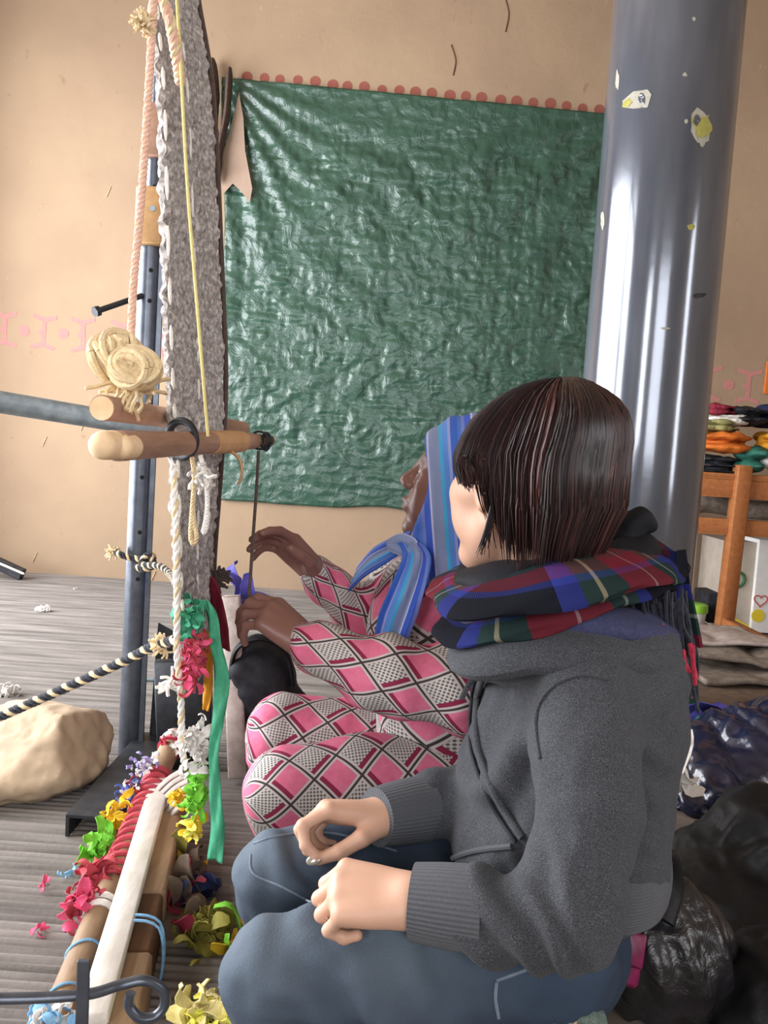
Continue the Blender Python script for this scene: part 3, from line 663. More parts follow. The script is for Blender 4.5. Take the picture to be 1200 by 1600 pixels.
tuft('yarn_ends', at(205, 595, 1.24), .05, 30, 'yarn_cream', '', dirv=(.1, 0, -1), rad=.003, parent=yb)
# ------------------------------------------------------------ heddle rods, ring and crossing pipe
def rod(name, a, b, r0, r1, mat, label, endmat=None, sides=18, wob=.0015):
    P = np.linspace(a, b, 14); P = P+np.stack([vnoise(P*A_(1, 1, 1), 9, q) for q in (1, 2, 3)], 1)*wob
    o = one(name, MB().tube(P, np.linspace(r0, r1, 14), sides), MT[mat], label, 'rod')
    d = unit(a-b)
    if endmat: part('cut_end', MB().disc(a+d*.0005, d, r0*.93, .003, 18), MT[endmat], o, False)
    return o
rod('wooden_rod', at(160, 638, 1.18), at(380, 669, 2.12), .0185, .0165, 'wood_pole', 'upper round wooden loom rod with pale cut end passing behind weaving', 'wood_end')
ra, rb = at(172, 697, 1.12), at(398, 689, 1.72)
r2 = thing('split_rod', 'lower wooden loom rod with split rounded end passing through iron ring', 'rod', ra)
d_ = unit(rb-ra)
part('shaft', MB().tube([ra+d_*t for t in np.linspace(.02, np.linalg.norm(rb-ra), 12)], np.linspace(.0215, .0165, 12), 18), MT['wood_pole'], r2)
for off, ln, r in ((A_(-.003, 0, .001), .0, .0195), (A_(.010, 0, -.001), .026, .0165)):
    S = SDF(ra-A_(.09, .09, .09), ra+A_(.12, .12, .09), .0025); c0 = ra+off+d_*ln; S.cone(c0-d_*.012, c0+d_*.012, r, r*1.04, k=.004); sdf_part('split_tip', S, MT['wood_end'], r2, smooth_it=1)
wa = ra+(rb-ra)*.60; wb_ = ra+(rb-ra)*.86
part('hide_wrap', MB().tube([wa+(wb_-wa)*t for t in np.linspace(0, 1, 8)], [.0205, .0215, .021, .022, .0212, .022, .0214, .0205], 18), MT['leatherwrap'], r2)
part('hide_tail', MB().tube(catmull([at(362, 706, 1.55), at(374, 718, 1.55), at(378, 738, 1.55), at(372, 757, 1.55)], 5), [.006]*10+[.005]*5+[.003], 7, flat=.5), MT['leatherwrap'], r2)
part('dark_tip', MB().tube([rb, rb+d_*.10], [.0145, .012], 14), MT['wood_dark'], r2)
rc = ra+d_*.33
def torus(c, nrm, R, r, n=40, k=10):
    nrm = unit(nrm); a = unit(np.cross(nrm, (0, 0, 1))); b = np.cross(nrm, a)
    return MB().tube([c+R*(a*math.cos(t)+b*math.sin(t)) for t in np.linspace(0, 2*math.pi, n, endpoint=False)], r, k, closed=True)
one('iron_ring', torus(at(284, 686, 1.385), (.55, 1, .1), .030, .0065), MT['steel_dark'], 'dark iron ring around the split wooden rod', 'ring')
one('wire_ring', torus(at(405, 688, 1.70), (.15, 1, .1), .018, .0022), MT['steel_dark'], 'thin wire ring at dark tip of the split rod', 'ring')
m = MB()
for q in range(6): m.tube([at(416, 690, 1.72)+A_(.009*math.cos(t), .008*math.sin(t+q), .02*math.sin(t)*random.uniform(.5, 1)) for t in np.linspace(0, 6.2, 14)], .0022, 5)
one('wire_tangle', m, MT['steel_dark'], 'small tangle of dark wire beyond the wire ring', 'wire')
one('brown_cord', MB().tube(catmull([at(404, 705, 1.70), at(401, 760, 1.68), at(396, 830, 1.65), at(391, 905, 1.60), at(389, 945, 1.58)], 8), .0034, 7), MT['yarn_brown'], 'dark brown cord hanging from the wire ring', 'cord')
rod('metal_pipe', at(-60, 618, 1.62), at(372, 690, 2.02), .0225, .0225, 'galv', 'grey galvanised pipe crossing from the doorway side behind rods', None, 20, 0)
for P, mname, lab in (([(300, 715), (304, 745), (301, 790), (298, 838), (303, 850), (307, 838), (303, 815), (301, 790)], 'yarn_cream', 'cream yarn loop dangling from the rods'), ([(313, 712), (320, 740), (324, 780), (322, 810), (317, 832), (322, 826), (325, 800)], 'yarn_white', 'white yarn strand dangling from the rods')):
    rope('yarn_loop', catmull([at(a, b, 1.36) for a, b in P], 6), .0042, [mname], lab, 'yarn', turns=60)
tuft('yarn_tuft', at(318, 735, 1.37), .030, 36, 'yarn_white', 'fluffy white yarn tuft below the iron ring', rad=.0028, dirv=(0, 0, -1.4))
# ------------------------------------------------------------ lower beams of the loom
pa, pb = at(274, 1152, 1.92), at(66, 1640, 1.06)
pole = thing('loom_pole', 'round wooden loom pole wound with red cloth strips near floor', 'pole', (pb[0], pb[1], 0))
PP = np.linspace(pa, pb, 30); PP = PP+np.stack([vnoise(PP, 6, q) for q in (4, 5, 6)], 1)*.003
part('shaft', MB().tube(PP, np.linspace(.024, .0225, 30), 18), MT['timber'], pole)
for q in range(15):
    f = .22+q*.028; c = pa+(pb-pa)*f; d_ = unit(pb-pa); n_ = unit(d_+A_(.35, 0, .25)); a = unit(np.cross(n_, (0, 0, 1))); b = np.cross(n_, a)
    part('cloth_wrap', MB().tube([c+.0262*(a*math.cos(t)*1.06+b*math.sin(t)*1.05) for t in np.linspace(0, 2*math.pi, 24, endpoint=False)], .0085, 8, closed=True, flat=.35, up=n_*0+d_) if False else torus(c, n_, .0255, .0058 if q > 6 else .0066, 24, 6), MT['cloth_red'], pole)
for f, mt in ((.03, 'yarn_white'), (.06, 'yarn_red'), (.68, 'yarn_white'), (.70, 'yarn_white')):
    part('binding', torus(pa+(pb-pa)*f, pb-pa, .0255, .006, 24, 6), MT[mt], pole)
for f in (.80, .90, .97): part('blue_string', torus(pa+(pb-pa)*f, unit(pb-pa)+A_(.5, 0, 0), .0255, .0022, 24, 6), MT['string_blue'], pole)
ta, tb = at(268, 1262, 1.72), at(172, 1660, 1.02)
d_ = unit(tb-ta); tim = thing('loom_timber', 'heavy squared timber of the loom with dark saw notch', 'timber', (tb[0], tb[1], 0))
sd = unit(np.cross(d_, A_(0, 0, 1))); up_ = np.cross(sd, d_)
def tbeam(f0, f1, wd, ht, mat, name, offs=0.0, offu=0.0, lab=None, bev=.006):
    a = ta+(tb-ta)*f0+sd*offs+up_*offu; b = ta+(tb-ta)*f1+sd*offs+up_*offu; return part(name, MB().beam(a, b, wd, ht, bev=bev), MT[mat], tim, True, lab)
tbeam(0, .56, .064, .10, 'timber', 'beam_section'); tbeam(.56, .78, .058, .094, 'wood_dark', 'notch', lab='dark saw notch'); tbeam(.78, 1.0, .064, .10, 'timber', 'beam_section')
for f in (.69, .71): part('blue_string', MB().tube(catmull([ta+(tb-ta)*f+sd*x+up_*z for x, z in ((-.034, -.052), (-.034, .052), (.034, .052), (.034, -.052))], 6, True), .0022, 6, closed=True), MT['string_blue'], tim)
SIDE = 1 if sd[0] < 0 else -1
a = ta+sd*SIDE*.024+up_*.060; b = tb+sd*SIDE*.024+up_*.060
one('lit_top_strip', MB().beam(a, b, .040, .018, bev=.003), MT['lit_top_batten'], 'added pale strip standing for the brightly lit top of the squared loom timber', 'board')  # added strip: the timber's glaring lit top put into white colour
# cloth rolled over the far end of the timber
S_ = [(292, 1205), (270, 1218), (245, 1245), (222, 1285), (212, 1320)]
m = MB()
for q in range(6):
    P = catmull([at(a+q*5-6, b+q*7, 1.66-.012*q+.0*i) for i, (a, b) in enumerate(S_)], 6); m.tube(P, [.013]*len(P), 8, flat=.5, up=(0, 0, 1))
one('folded_cloth', m, MT['cloth_taupe'], 'grey white striped cloth folded over far end of the timber', 'cloth')
# iron rod with a curl, and stake
one('iron_hook', MB().tube(catmull([at(-40, 1561, .88), at(60, 1559, .90), at(140, 1553, .92), at(185, 1540, .94), at(225, 1532, .95), at(252, 1545, .955), at(258, 1568, .955), at(243, 1588, .95), at(218, 1590, .945), at(202, 1572, .945), at(204, 1552, .945)], 8), .0062, 12), MT['steel'], 'bent iron rod ending in a curled hook over the loom beams', 'rod')
one('iron_stake', MB().beam(at(131, 1500, .91), at(126, 1660, .91), .014, .006, up=(0, 1, 0), bev=.001), MT['steel'], 'flat iron stake crossing the curled iron hook', 'stake', smooth=False)
# ------------------------------------------------------------ cloth strip decorations
def petals(c, ext, n, mats, label, size=.03, cat='fabric tassel', group='cloth tassels tied to the loom', dirv=(0, 0, -.3), name='cloth_tassel'):
    root = None; lists = {k: MB() for k in mats}; n = int(n*(1.7 if size < .045 else 1.0)); size = size*(.72 if size < .045 else 1.0)
    for i in range(n):
        m = lists[mats[i % len(mats)]]; p = np.asarray(c)+RNG.normal(size=3)*.45*np.asarray(ext); d = unit(RNG.normal(size=3)+np.asarray(dirv)); s_ = unit(np.cross(d, RNG.normal(size=3))); nn = np.cross(d, s_); L = size*random.uniform(.7, 1.3); wd = L*random.uniform(.16, .34); G = np.zeros((5, 3, 3))
        for a in range(5):
            for b in range(3):
                t = a/4; ww = wd*(math.sin(math.pi*(.15+.7*t))+.15); G[a, b] = p+d*L*t+s_*(b-1)*ww+nn*(math.sin(t*2.6)*L*.45+abs(b-1)*wd*.4)
        m.sheet(G, .0012)
    for k in mats:
        if root is None: root = one(name, lists[k], MT[k], label, cat, group)
        else: part('coloured_strip', lists[k], MT[k], root)
    return root
petals(at(302, 1030, 1.40), (.012, .02, .05), 46, ['cloth_pink', 'cloth_red'], 'pink ruffled cloth tassel on the weaving edge below green patch', .028)
petals(at(299, 963, 1.40), (.014, .02, .022), 22, ['cloth_green'], 'green crumpled cloth patch on edge of weaving', .034)
petals(at(306, 1165, 1.42), (.016, .02, .05), 50, ['cloth_white'], 'white ragged cloth tassel below the weaving', .026)
petals(at(306, 1235, 1.44), (.012, .02, .045), 46, ['cloth_lime'], 'lime green cloth tassel hanging under the white tassel', .026)
petals(at(301, 1290, 1.44), (.012, .015, .028), 20, ['cloth_lemon', 'cloth_yellow'], 'yellow cloth tassel under lime green tassel', .03)
petals(at(278, 1245, 1.50), (.012, .015, .014), 16, ['cloth_yellow'], 'yellow cloth scrap on folded cloth at timber end', .02)
petals(at(208, 1238, 1.66), (.03, .03, .025), 60, ['yarn_red', 'yarn_blue', 'cloth_white'], 'red blue and white pompom tied to the round pole', .022)
petals(at(228, 1200, 1.74), (.03, .03, .03), 40, ['cloth_white', 'yarn_lilac'], 'white and lilac pompom tied to far part of round pole', .022)
petals(at(184, 1276, 1.58), (.02, .02, .026), 26, ['cloth_yellow'], 'golden yellow cloth tassel on round pole', .034)
petals(at(160, 1318, 1.50), (.022, .02, .03), 30, ['cloth_lime'], 'green cloth tassel on the round pole between yellow and red', .036)
petals(at(150, 1372, 1.40), (.022, .02, .03), 34, ['cloth_red'], 'red cloth tassel on round pole next to green', .036)
petals(at(130, 1412, 1.32), (.028, .02, .026), 34, ['cloth_red', 'cloth_pink'], 'red pink cloth tassel lowest on the round pole', .036)
petals(at(75, 1590, 1.06), (.03, .03, .02), 30, ['cloth_white', 'string_blue'], 'white and pale blue cloth scraps at near end of pole', .03)
petals(at(268, 1165, 1.85), (.025, .03, .02), 20, ['cloth_white', 'yarn_red'], 'white yarn tied at the far end of round pole', .03)
tuft('white_tie', at(268, 1068, 1.40), .020, 20, 'yarn_white', 'white yarn tie on braid beside dark gusset', dirv=(-.5, 0, -.4), rad=.003)
def ribbon(name, P, wd, mat, label, cat='ribbon', sway=.004, wide=(.6, -.8, 0), th=.0015):
    C_ = catmull(P, 8); wv_ = np.asarray(wide, float); G = np.zeros((len(C_), 5, 3)); W_ = np.interp(np.linspace(0, 1, len(C_)), np.linspace(0, 1, len(wd)), wd)
    for i, p in enumerate(C_):
        for j in range(5): G[i, j] = p+unit(wv_)*(j-2)/2*W_[i]+A_(0, 1, 0)*sway*math.sin(j*1.7+i*.5)
    return one(name, MB().sheet(G, th), MT[mat], label, cat, sharp=180)
ribbon('cloth_strip', [at(306, 945, 1.43), at(318, 938, 1.42), at(332, 965, 1.41), at(338, 1010, 1.41), at(347, 1065, 1.40), at(341, 1120, 1.40), at(334, 1175, 1.40), at(336, 1230, 1.40), at(340, 1290, 1.40), at(336, 1345, 1.40)], [.014, .012, .011, .012, .016, .012, .010, .012, .014, .016], 'cloth_green', 'long green cloth strip hanging from the weaving', wide=(.9, -.4, 0))
ribbon('cloth_strip', [at(326, 900, 1.74), at(338, 935, 1.72), at(346, 980, 1.70), at(352, 1015, 1.68)], [.02, .024, .024, .018], 'cloth_wine', 'dark red cloth strip tied at far edge of weaving', wide=(.7, -.7, 0))
ribbon('cloth_strip', [at(322, 985, 1.50), at(326, 1030, 1.50), at(324, 1080, 1.50), at(322, 1110, 1.50)], [.008, .010, .010, .006], 'cloth_amber', 'amber cloth strip between green and pink cloths', wide=(.9, -.4, 0))
tuft('dark_yarn', at(338, 905, 1.76), .025, 50, 'yarn_brown', 'fuzzy brown yarn at far lower edge of weaving', dirv=(.6, 0, .2), rad=.003)
# second steel upright half hidden behind the cloths
one('wooden_upright', MB().beam(at(362, 930, 2.02), at(372, 1215, 1.98), .045, .03, up=(0, 1, 0)), MT['cloth_taupe'], 'short greyish wooden upright behind the long green strip', 'upright')
part('dark_panel', MB().beam(at(285, 1030, 2.05), at(292, 1200, 2.05), .14, .03, up=(0, 1, 0)), MT['steel_dark'], post)  # upright dark panel behind the cloths, parented to the post
# ------------------------------------------------------------ floor things on the left
rc0 = fl(16, 1264); S = SDF((rc0[0]-.40, rc0[1]-.25, -.02), (rc0[0]+.32, rc0[1]+.4, .36), .009)
S.ell((rc0[0]-.02, rc0[1]+.08, .11), (.19, .15, .125), k=.02); S.ell((rc0[0]+.10, rc0[1]+.12, .12), (.09, .12, .105), k=.03); S.ell((rc0[0]-.12, rc0[1]+.02, .07), (.12, .12, .09), k=.04)
S.ell((rc0[0]+.02, rc0[1]-.30, .32), (.4, .22, .2), k=.02, op='sub'); S.ell((rc0[0]+.32, rc0[1]+.0, .10), (.16, .5, .3), k=.015, op='sub')
for nx_, ny_, nz_, dd in ((.85, -.2, .45, .155), (.2, -.75, .62, .135), (-.3, -.5, .8, .125), (.1, .2, .97, .205), (.95, -.3, -.1, .165)):
    nv_ = unit((nx_, ny_, nz_)); pl = (S.ax[0][:, None, None]-rc0[0])*nv_[0]+(S.ax[1][None, :, None]-rc0[1]-.06)*nv_[1]+S.ax[2][None, None, :]*nv_[2]-dd
    S.D[:, :, :] = np.maximum(S.D, pl.astype(np.float32))
S.D[:, :, :] = np.maximum(S.D, .012-S.ax[2][None, None, :].astype(np.float32))
sdf_one('boulder', S, MT['rock'], 'large tan boulder on the mat beside the steel post', 'rock', disp=lambda V: .010*vnoise(V, 8, 1)-.008*np.abs(vnoise(V, 20, 2))-.005*np.abs(vnoise(V, 45, 3)))
S = SDF(fl(150, 1190, .02)-A_(.1, .1, .1), fl(150, 1190, .02)+A_(.1, .1, .1), .006); S.ell(fl(150, 1190, .03), (.03, .035, .025)); sdf_one('small_stone', S, MT['rock'], 'small tan stone between boulder and post foot', 'rock', disp=lambda V: .005*vnoise(V, 30, 1))
p0 = fl(20, 905); m = MB().beam(at(-30, 868, 4.5), at(36, 898, 4.5), .05, .06); one('dark_block', m, MT['steel_dark'], 'dark metal bar with light edge on floor by wall', 'bar', smooth=False)
one('white_batten', MB().beam(at(-20, 872, 4.44), at(38, 897, 4.44), .012, .012), MT['lit_top_batten'], 'thin white batten leaning on dark metal bar', 'batten', smooth=False)
for i, (px, py, mt, lab) in enumerate(((68, 955, 'cloth_white', 'crumpled white paper scrap on mat near wall'), (66, 1385, 'cloth_pink', 'pink cloth scrap on mat near boulder'), (100, 1370, 'string_blue', 'blue cloth scrap on mat near red tassel'), (62, 1455, 'cloth_pink', 'second pink scrap on mat below boulder'), (15, 1085, 'cloth_white', 'pale torn scrap beside the boulder'), (118, 920, 'cloth_white', 'flattened white scrap by the wall foot'))):
    p = fl(px, py, .014); petals(p+A_(0, 0, .004), (.012, .012, .002), 4 if i not in (0, 4) else 12, [mt], lab, .018 if i not in (0, 4) else .04, 'scrap', 'scraps on the mat', (0, 0, .2), 'floor_scrap')
# between timber and the kneeling figure
petals(fl(322, 1455, .03), (.035, .07, .012), 34, ['cloth_olive'], 'heap of olive yellow cloth strips on floor beside timber', .044, 'cloth heap', None, (0, 0, .3), 'cloth_heap')
petals(fl(275, 1335, .05), (.03, .05, .03), 14, ['cloth_olive', 'cloth_yellow'], 'mustard cloth scraps under timber end', .06, 'cloth heap', None, (0, 0, .3), 'cloth_heap')
petals(fl(330, 1600, .10), (.03, .03, .025), 70, ['cloth_lemon', 'yarn_yellow'], 'crumpled bright lemon yellow strips at the knee', .04, 'cloth heap', None, (0, 0, .3), 'cloth_heap')
petals(fl(375, 1450, .03), (.04, .05, .012), 9, ['cloth_green', 'cloth_yellow', 'cloth_lime'], 'green and yellow scraps between the knees and olive strips', .05, 'scrap', None, (0, 0, .3), 'floor_scrap')
petals(fl(290, 1400, .04), (.03, .08, .010), 46, ['rug_brown', 'cloth_wine', 'cloth_navy'], 'dark mixed rags on floor under hanging green strip', .05, 'rags', None, (0, 0, .2), 'rag_pile')
# black bag and blue cloth behind the weaver's knees
c = at(412, 1058, 2.05); S = SDF(c-A_(.2, .2, .25), c+A_(.2, .2, .2), .007); S.ell(c+A_(0, 0, -.02), (.085, .08, .105)); S.ell(c+A_(.03, .02, -.10), (.09, .09, .09)); S.ell(c+A_(-.02, 0, .06), (.05, .06, .04), k=.02)
S.cone(c+A_(-.05, -.06, .03), c+A_(.05, -.06, -.03), .02, k=.02)
bb_ = sdf_one('black_bag', S, MT['cloth_black'], 'black bag with looped handle standing behind the pink patterned knees', 'bag', disp=lambda V: .010*vnoise(V, 12, 1)+.006*np.abs(vnoise(V, 32, 2)))
part('handle', MB().tube(catmull([c+A_(-.075, -.05, .0), c+A_(-.06, -.07, .085), c+A_(0, -.07, .115), c+A_(.06, -.06, .08), c+A_(.08, -.05, .0)], 6), .012, 10, flat=.5), MT['black_nylon'], bb_)
petals(at(385, 935, 2.1), (.05, .03, .025), 14, ['cloth_purple'], 'violet blue cloth behind the working hands', .08, 'cloth', None, (0, 0, -.2), 'blue_cloth')
# ------------------------------------------------------------ right side: bench, textiles, rugs
lx = at(1143, 850, 4.15); 
bench = thing('wooden_bench', 'orange brown wooden table frame against the mud wall', 'table', (lx[0]+.4, 4.4, 0))
ztop = at(1143, 748, 4.15)[2]
def bb(name, a, b, wd, ht, up=(0, 0, 1)): part(name, MB().beam(a, b, wd, ht, up, .006), MT['wood_orange'], bench)
bb('leg', A_(lx[0], 4.15, 0.0), A_(lx[0]+.02, 4.15, ztop+.07), .075, .075, (0, 1, 0)); bb('leg', A_(lx[0]-.26, 4.62, 0), A_(lx[0]-.26, 4.62, ztop), .07, .07, (0, 1, 0)); bb('leg', A_(lx[0]+1.1, 4.15, 0), A_(lx[0]+1.1, 4.15, ztop), .07, .07, (0, 1, 0))
bb('rail', A_(lx[0]-.30, 4.17, ztop-.05), A_(lx[0]+1.1, 4.17, ztop-.05), .05, .09); zr = at(1143, 824, 4.15)[2]; bb('rail', A_(lx[0]-.30, 4.17, zr), A_(lx[0]+1.1, 4.17, zr), .05, .08)
bb('table_top', A_(lx[0]-.32, 4.42, ztop+.01), A_(lx[0]+1.15, 4.42, ztop+.01), .56, .03)
fq = fl(1205, 1034, .04); bb('side_rail', A_(lx[0], 4.12, .06), A_(fq[0]+.03, fq[1], .06), .05, .12); bb('post', A_(fq[0]+.05, fq[1], 0), A_(fq[0]+.05, fq[1], .42), .07, .07, (0, 1, 0))
def foldcloth(px, py, rx, rz, mat, label, Y=4.3, ry=.16, n=3, cat='textile', group='folded textiles on the wooden table', seed=1):
    c = at(px, py, Y); S = SDF(c-A_(rx+.06, ry+.06, rz+.06), c+A_(rx+.06, ry+.06, rz+.06), .008)
    for q in range(n):
        z = (q-(n-1)/2)*2*rz/n; S.cone(c+A_(-rx*.7, 0, z+.01*math.sin(q*3+seed)), c+A_(rx*.7, 0, z), max(rz/n*.95, .010), k=.012, flat=None) ; S.ell(c+A_(.01*math.sin(q*5+seed), 0, z), (rx, ry, rz/n*1.0), k=.01)
    return sdf_one('folded_textile', S, MT[mat], label, cat, disp=lambda V: .016*vnoise(V, 9, seed)+.007*vnoise(V, 26, seed+1), group=group)
foldcloth(1120, 727, .14, .045, 'cloth_black', 'black patterned textile lowest on the table beside grey pipe', n=3, seed=1)
foldcloth(1125, 691, .16, .055, 'cloth_orange', 'bright orange crumpled cloth on the black textile', Y=4.27, n=2, seed=2)
foldcloth(1110, 665, .15, .03, 'cloth_moss', 'olive folded textile under white one', n=2, seed=3)
foldcloth(1125, 655, .15, .022, 'cloth_white', 'white folded textile in the stack under wine one', n=2, seed=4)
foldcloth(1118, 642, .13, .025, 'cloth_wine', 'wine red folded textile on top of white one', n=2, seed=5)
foldcloth(1165, 650, .10, .045, 'cloth_black', 'black striped cloth bundle atop the textile stack', Y=4.26, n=2, seed=6)
foldcloth(1195, 652, .08, .055, 'cloth_navy', 'dark round cloth roll with flecks against wall', Y=4.4, n=2, seed=7)
foldcloth(1206, 690, .08, .05, 'cloth_amber', 'amber folded cloth beside the orange one', Y=4.24, n=2, seed=8)
foldcloth(1212, 724, .065, .035, 'cloth_white', 'white cloth pouch below amber cloth', Y=4.2, n=1, seed=9)
foldcloth(1172, 718, .06, .06, 'cloth_teal', 'dark green cloth fold between orange and amber cloths', Y=4.22, n=2, seed=10)
one('orange_panel', MB().box(at(1194, 615, WY-.02), at(1250, 568, WY-.005), None, .003), MT['cloth_orange'], 'orange panel hung on the wall above textiles', 'panel')
# carton under the table
c0 = at(1140, 968, 4.45); c1 = at(1200, 870, 4.45)
bxr = thing('carton', 'white and grey printed cardboard carton under the table', 'box', (c0[0]+.3, 4.5, 0))
x0 = at(1128, 900, 4.4)[0]; xm = at(1178, 900, 4.4)[0]; zt = at(1180, 848, 4.4)[2]; zb = .01
part('grey_side', MB().box((x0, 4.40, zb), (xm, 4.72, zt)), MT['card_grey'], bxr, False); part('white_side', MB().box((xm, 4.37, zb), (xm+.45, 4.72, zt+.02)), MT['card_white'], bxr, False)
zz = at(1151, 905, 4.4)[2]; m = torus(A_(at(1151, 905, 4.4)[0], 4.397, zz), (0, 1, 0), .04, .008, 24, 6); part('printed_zero', m, MT['print_green'], bxr)
hx = at(1188, 938, 4.37); m = MB(); Hh = [(16*math.sin(t)**3*.0022, (13*math.cos(t)-5*math.cos(2*t)-2*math.cos(3*t)-math.cos(4*t))*.0022) for t in np.linspace(0, 2*math.pi, 30)]
m.tube([A_(hx[0]+a, 4.368, hx[2]+b) for a, b in Hh], .003, 5, closed=False); part('printed_heart', m, MT['print_red'], bxr)
part('printed_fruit', MB().disc(A_(at(1184, 962, 4.37)[0], 4.369, at(1184, 962, 4.37)[2]), (0, -1, 0), .035, .002, 18), MT['print_yellow'], bxr, False)
part('printed_band', MB().poly([(0, 0), (.16, 0), (.16, .02), (.0, .10)], .002, A_(x0+.01, 4.398, zb+.005), (1, 0, 0), (0, 0, 1)), MT['print_yellow'], bxr, False)
one('dark_basket', MB().beam(at(1095, 945, 4.5), at(1125, 945, 4.5), .2, .16), MT['cloth_black'], 'dark crate in shade beneath the table', 'crate')
one('grey_bundle', MB().tube(catmull([at(1080, 792, 4.4), at(1105, 786, 4.4), at(1160, 795, 4.4), at(1230, 800, 4.4)], 5), [.03]+[.05]*14+[.03], 12), MT['rug_grey'], 'grey rolled cloth between table rails', 'cloth')
# lime lidded cup
cp = fl(1082, 985); 
cup = thing('cup', 'white plastic tub with lime green lid beside the pipe', 'tub', (cp[0], cp[1], 0)); r_ = .062
zc_ = at(1080, 955, cp[1])[2]
part('tub', MB().tube([(cp[0], cp[1], 0), (cp[0], cp[1], zc_)], [r_*.8, r_], 24), MT['white_plastic'], cup); part('lid', MB().tube([(cp[0], cp[1], zc_), (cp[0], cp[1], zc_+.012), (cp[0], cp[1], zc_+.04), (cp[0], cp[1], zc_+.045)], [r_*1.1, r_*1.12, r_*1.08, r_*.9], 24), MT['lime_plastic'], cup)
# rugs on the floor
def rug(name, x0, x1, y0, y1, z, th, mat, label, seed, wav=.012):
    X, Y = np.meshgrid(np.linspace(x0, x1, 40), np.linspace(y0, y1, 30), indexing='ij'); G = np.stack([X, Y, np.full_like(X, z+th/2)], 2); Q = G.reshape(-1, 3)
    G[:, :, 2] += (wav*np.abs(vnoise(Q, 5, seed))).reshape(X.shape); G[:, :, 1] += (.03*vnoise(Q*A_(1, 0, 0), 4, seed+1)).reshape(X.shape)
    one(name, MB().sheet(G, th), MT[mat], label, 'rug', sharp=180)
rug('floor_rug', .75, 2.6, 2.72, 3.5, .0, .014, 'rug_brown', 'brown woven rug spread on the floor before table', 1)
rug('folded_rug', 1.28, 1.74, 3.15, 3.75, .022, .02, 'rug_grey', 'grey folded rug lower in the pile by the table', 2, .03); rug('folded_rug', 1.30, 1.73, 3.3, 3.75, .065, .02, 'rug_grey', 'grey folded rug with wavy edge atop the pile', 5, .04)
rug('folded_rug', 1.25, 1.70, 3.45, 3.85, .115, .014, 'cloth_taupe', 'pale striped folded cloth on top of rug pile', 7, .02)
one('floor_plank', MB().beam(fl(1040, 1128, .03), fl(1240, 1136, .03), .10, .06), MT['wood_tan'], 'pale wooden plank on floor in front of brown rug', 'plank')
petals(fl(1085, 1150, .03), (.12, .08, .02), 26, ['cloth_mixed', 'cloth_purple', 'cloth_teal'], 'multicoloured patterned cloth on floor by plank', .12, 'cloth', None, (0, 0, .1), 'patterned_cloth')
petals(at(1058, 1195, 1.95), (.02, .02, .02), 8, ['cloth_white'], 'white paper piece beside the shiny navy jacket', .07, 'paper', None, (0, 0, .1), 'white_paper')
# jackets piled behind the kneeling figure
def heap(name, L, mat, label, lo, hi, disp, k=.03, cat='jacket', h=.010):
    S = SDF(lo, hi, h)
    for c, r in L: S.ell(c, r, k=k)
    S.D[:, :, :] = np.maximum(S.D, .006-S.ax[2][None, None, :].astype(np.float32)); return sdf_one(name, S, MT[mat], label, cat, disp=disp)
pts = [(1168, 1178, 2.22, .17), (1118, 1222, 2.12, .15), (1228, 1163, 2.22, .18), (1090, 1262, 2.08, .115), (1188, 1262, 2.12, .19)]
L = []
for px, py, Y, r in pts:
    c = at(px, py, Y); L.append((c, (r, r*1.1, r*.62))); L.append((A_(c[0], c[1]+.05, c[2]*.5), (r*1.1, r*1.2, max(c[2]*.6, .08))))
def puff(V): return .016*np.abs(np.sin((V[:, 0]*.8+V[:, 2]*.6)*30+3*vnoise(V, 5, 2)))-.020*np.abs(vnoise(V, 15, 3))-.014*np.abs(vnoise(V, 32, 4))
heap('puffer_jacket', L, 'puffer', 'shiny navy padded jacket heaped behind the kneeling figure', (.45, 1.60, -.02), (1.8, 2.9, .75), puff)
pts = [(1165, 1420, 1.58, .15), (1230, 1340, 1.64, .17), (1165, 1550, 1.48, .13), (1260, 1500, 1.50, .2), (1125, 1350, 1.68, .11), (1180, 1640, 1.36, .14), (1225, 1560, 1.24, .13)]
L = []
for px, py, Y, r in pts:
    c = at(px, py, Y); L.append((c, (r, r, r*.75))); L.append((A_(c[0], c[1]+.03, c[2]*.5), (r*1.1, r*1.1, max(c[2]*.62, .07))))
heap('dark_coat', L, 'black_nylon', 'black coat bundled in front of the navy jacket', (.42, 1.0, -.02), (1.5, 2.05, .65), lambda V: .02*vnoise(V, 8, 5)-.018*np.abs(vnoise(V, 16, 6))-.008*np.abs(vnoise(V, 36, 7)))
# handbag
c = at(1045, 1490, 1.24); bag = thing('handbag', 'black quilted leather handbag with chain ring beside the jeans', 'handbag', (c[0], c[1], 0))
S = SDF((c[0]-.22, c[1]-.2, 0.0), (c[0]+.22, c[1]+.25, c[2]+.25), .006); S.ell(c+A_(.0, .02, -.03), (.095, .085, .135), k=.03); S.ell((c[0]-.01, c[1]+.02, .09), (.12, .09, .09), k=.04); S.cone(c+A_(-.01, .02, .07), c+A_(.04, .03, .06), .03, k=.03)
S.D[:, :, :] = np.maximum(S.D, .008-S.ax[2][None, None, :].astype(np.float32))
sdf_part('bag_body', S, MT['leather'], bag, disp=lambda V: .007*np.sin(V[:, 0]*110+V[:, 2]*40+4*vnoise(V, 10, 1))*.6-.008*np.abs(vnoise(V, 24, 2)))
part('strap', MB().tube(catmull([at(1000, 1448, 1.20), at(1012, 1400, 1.19), at(1030, 1352, 1.20), at(1046, 1345, 1.22), at(1052, 1390, 1.22), at(1040, 1440, 1.19)], 8), .016, 12, flat=.35, up=(0, -1, .2)), MT['black_nylon'], bag)
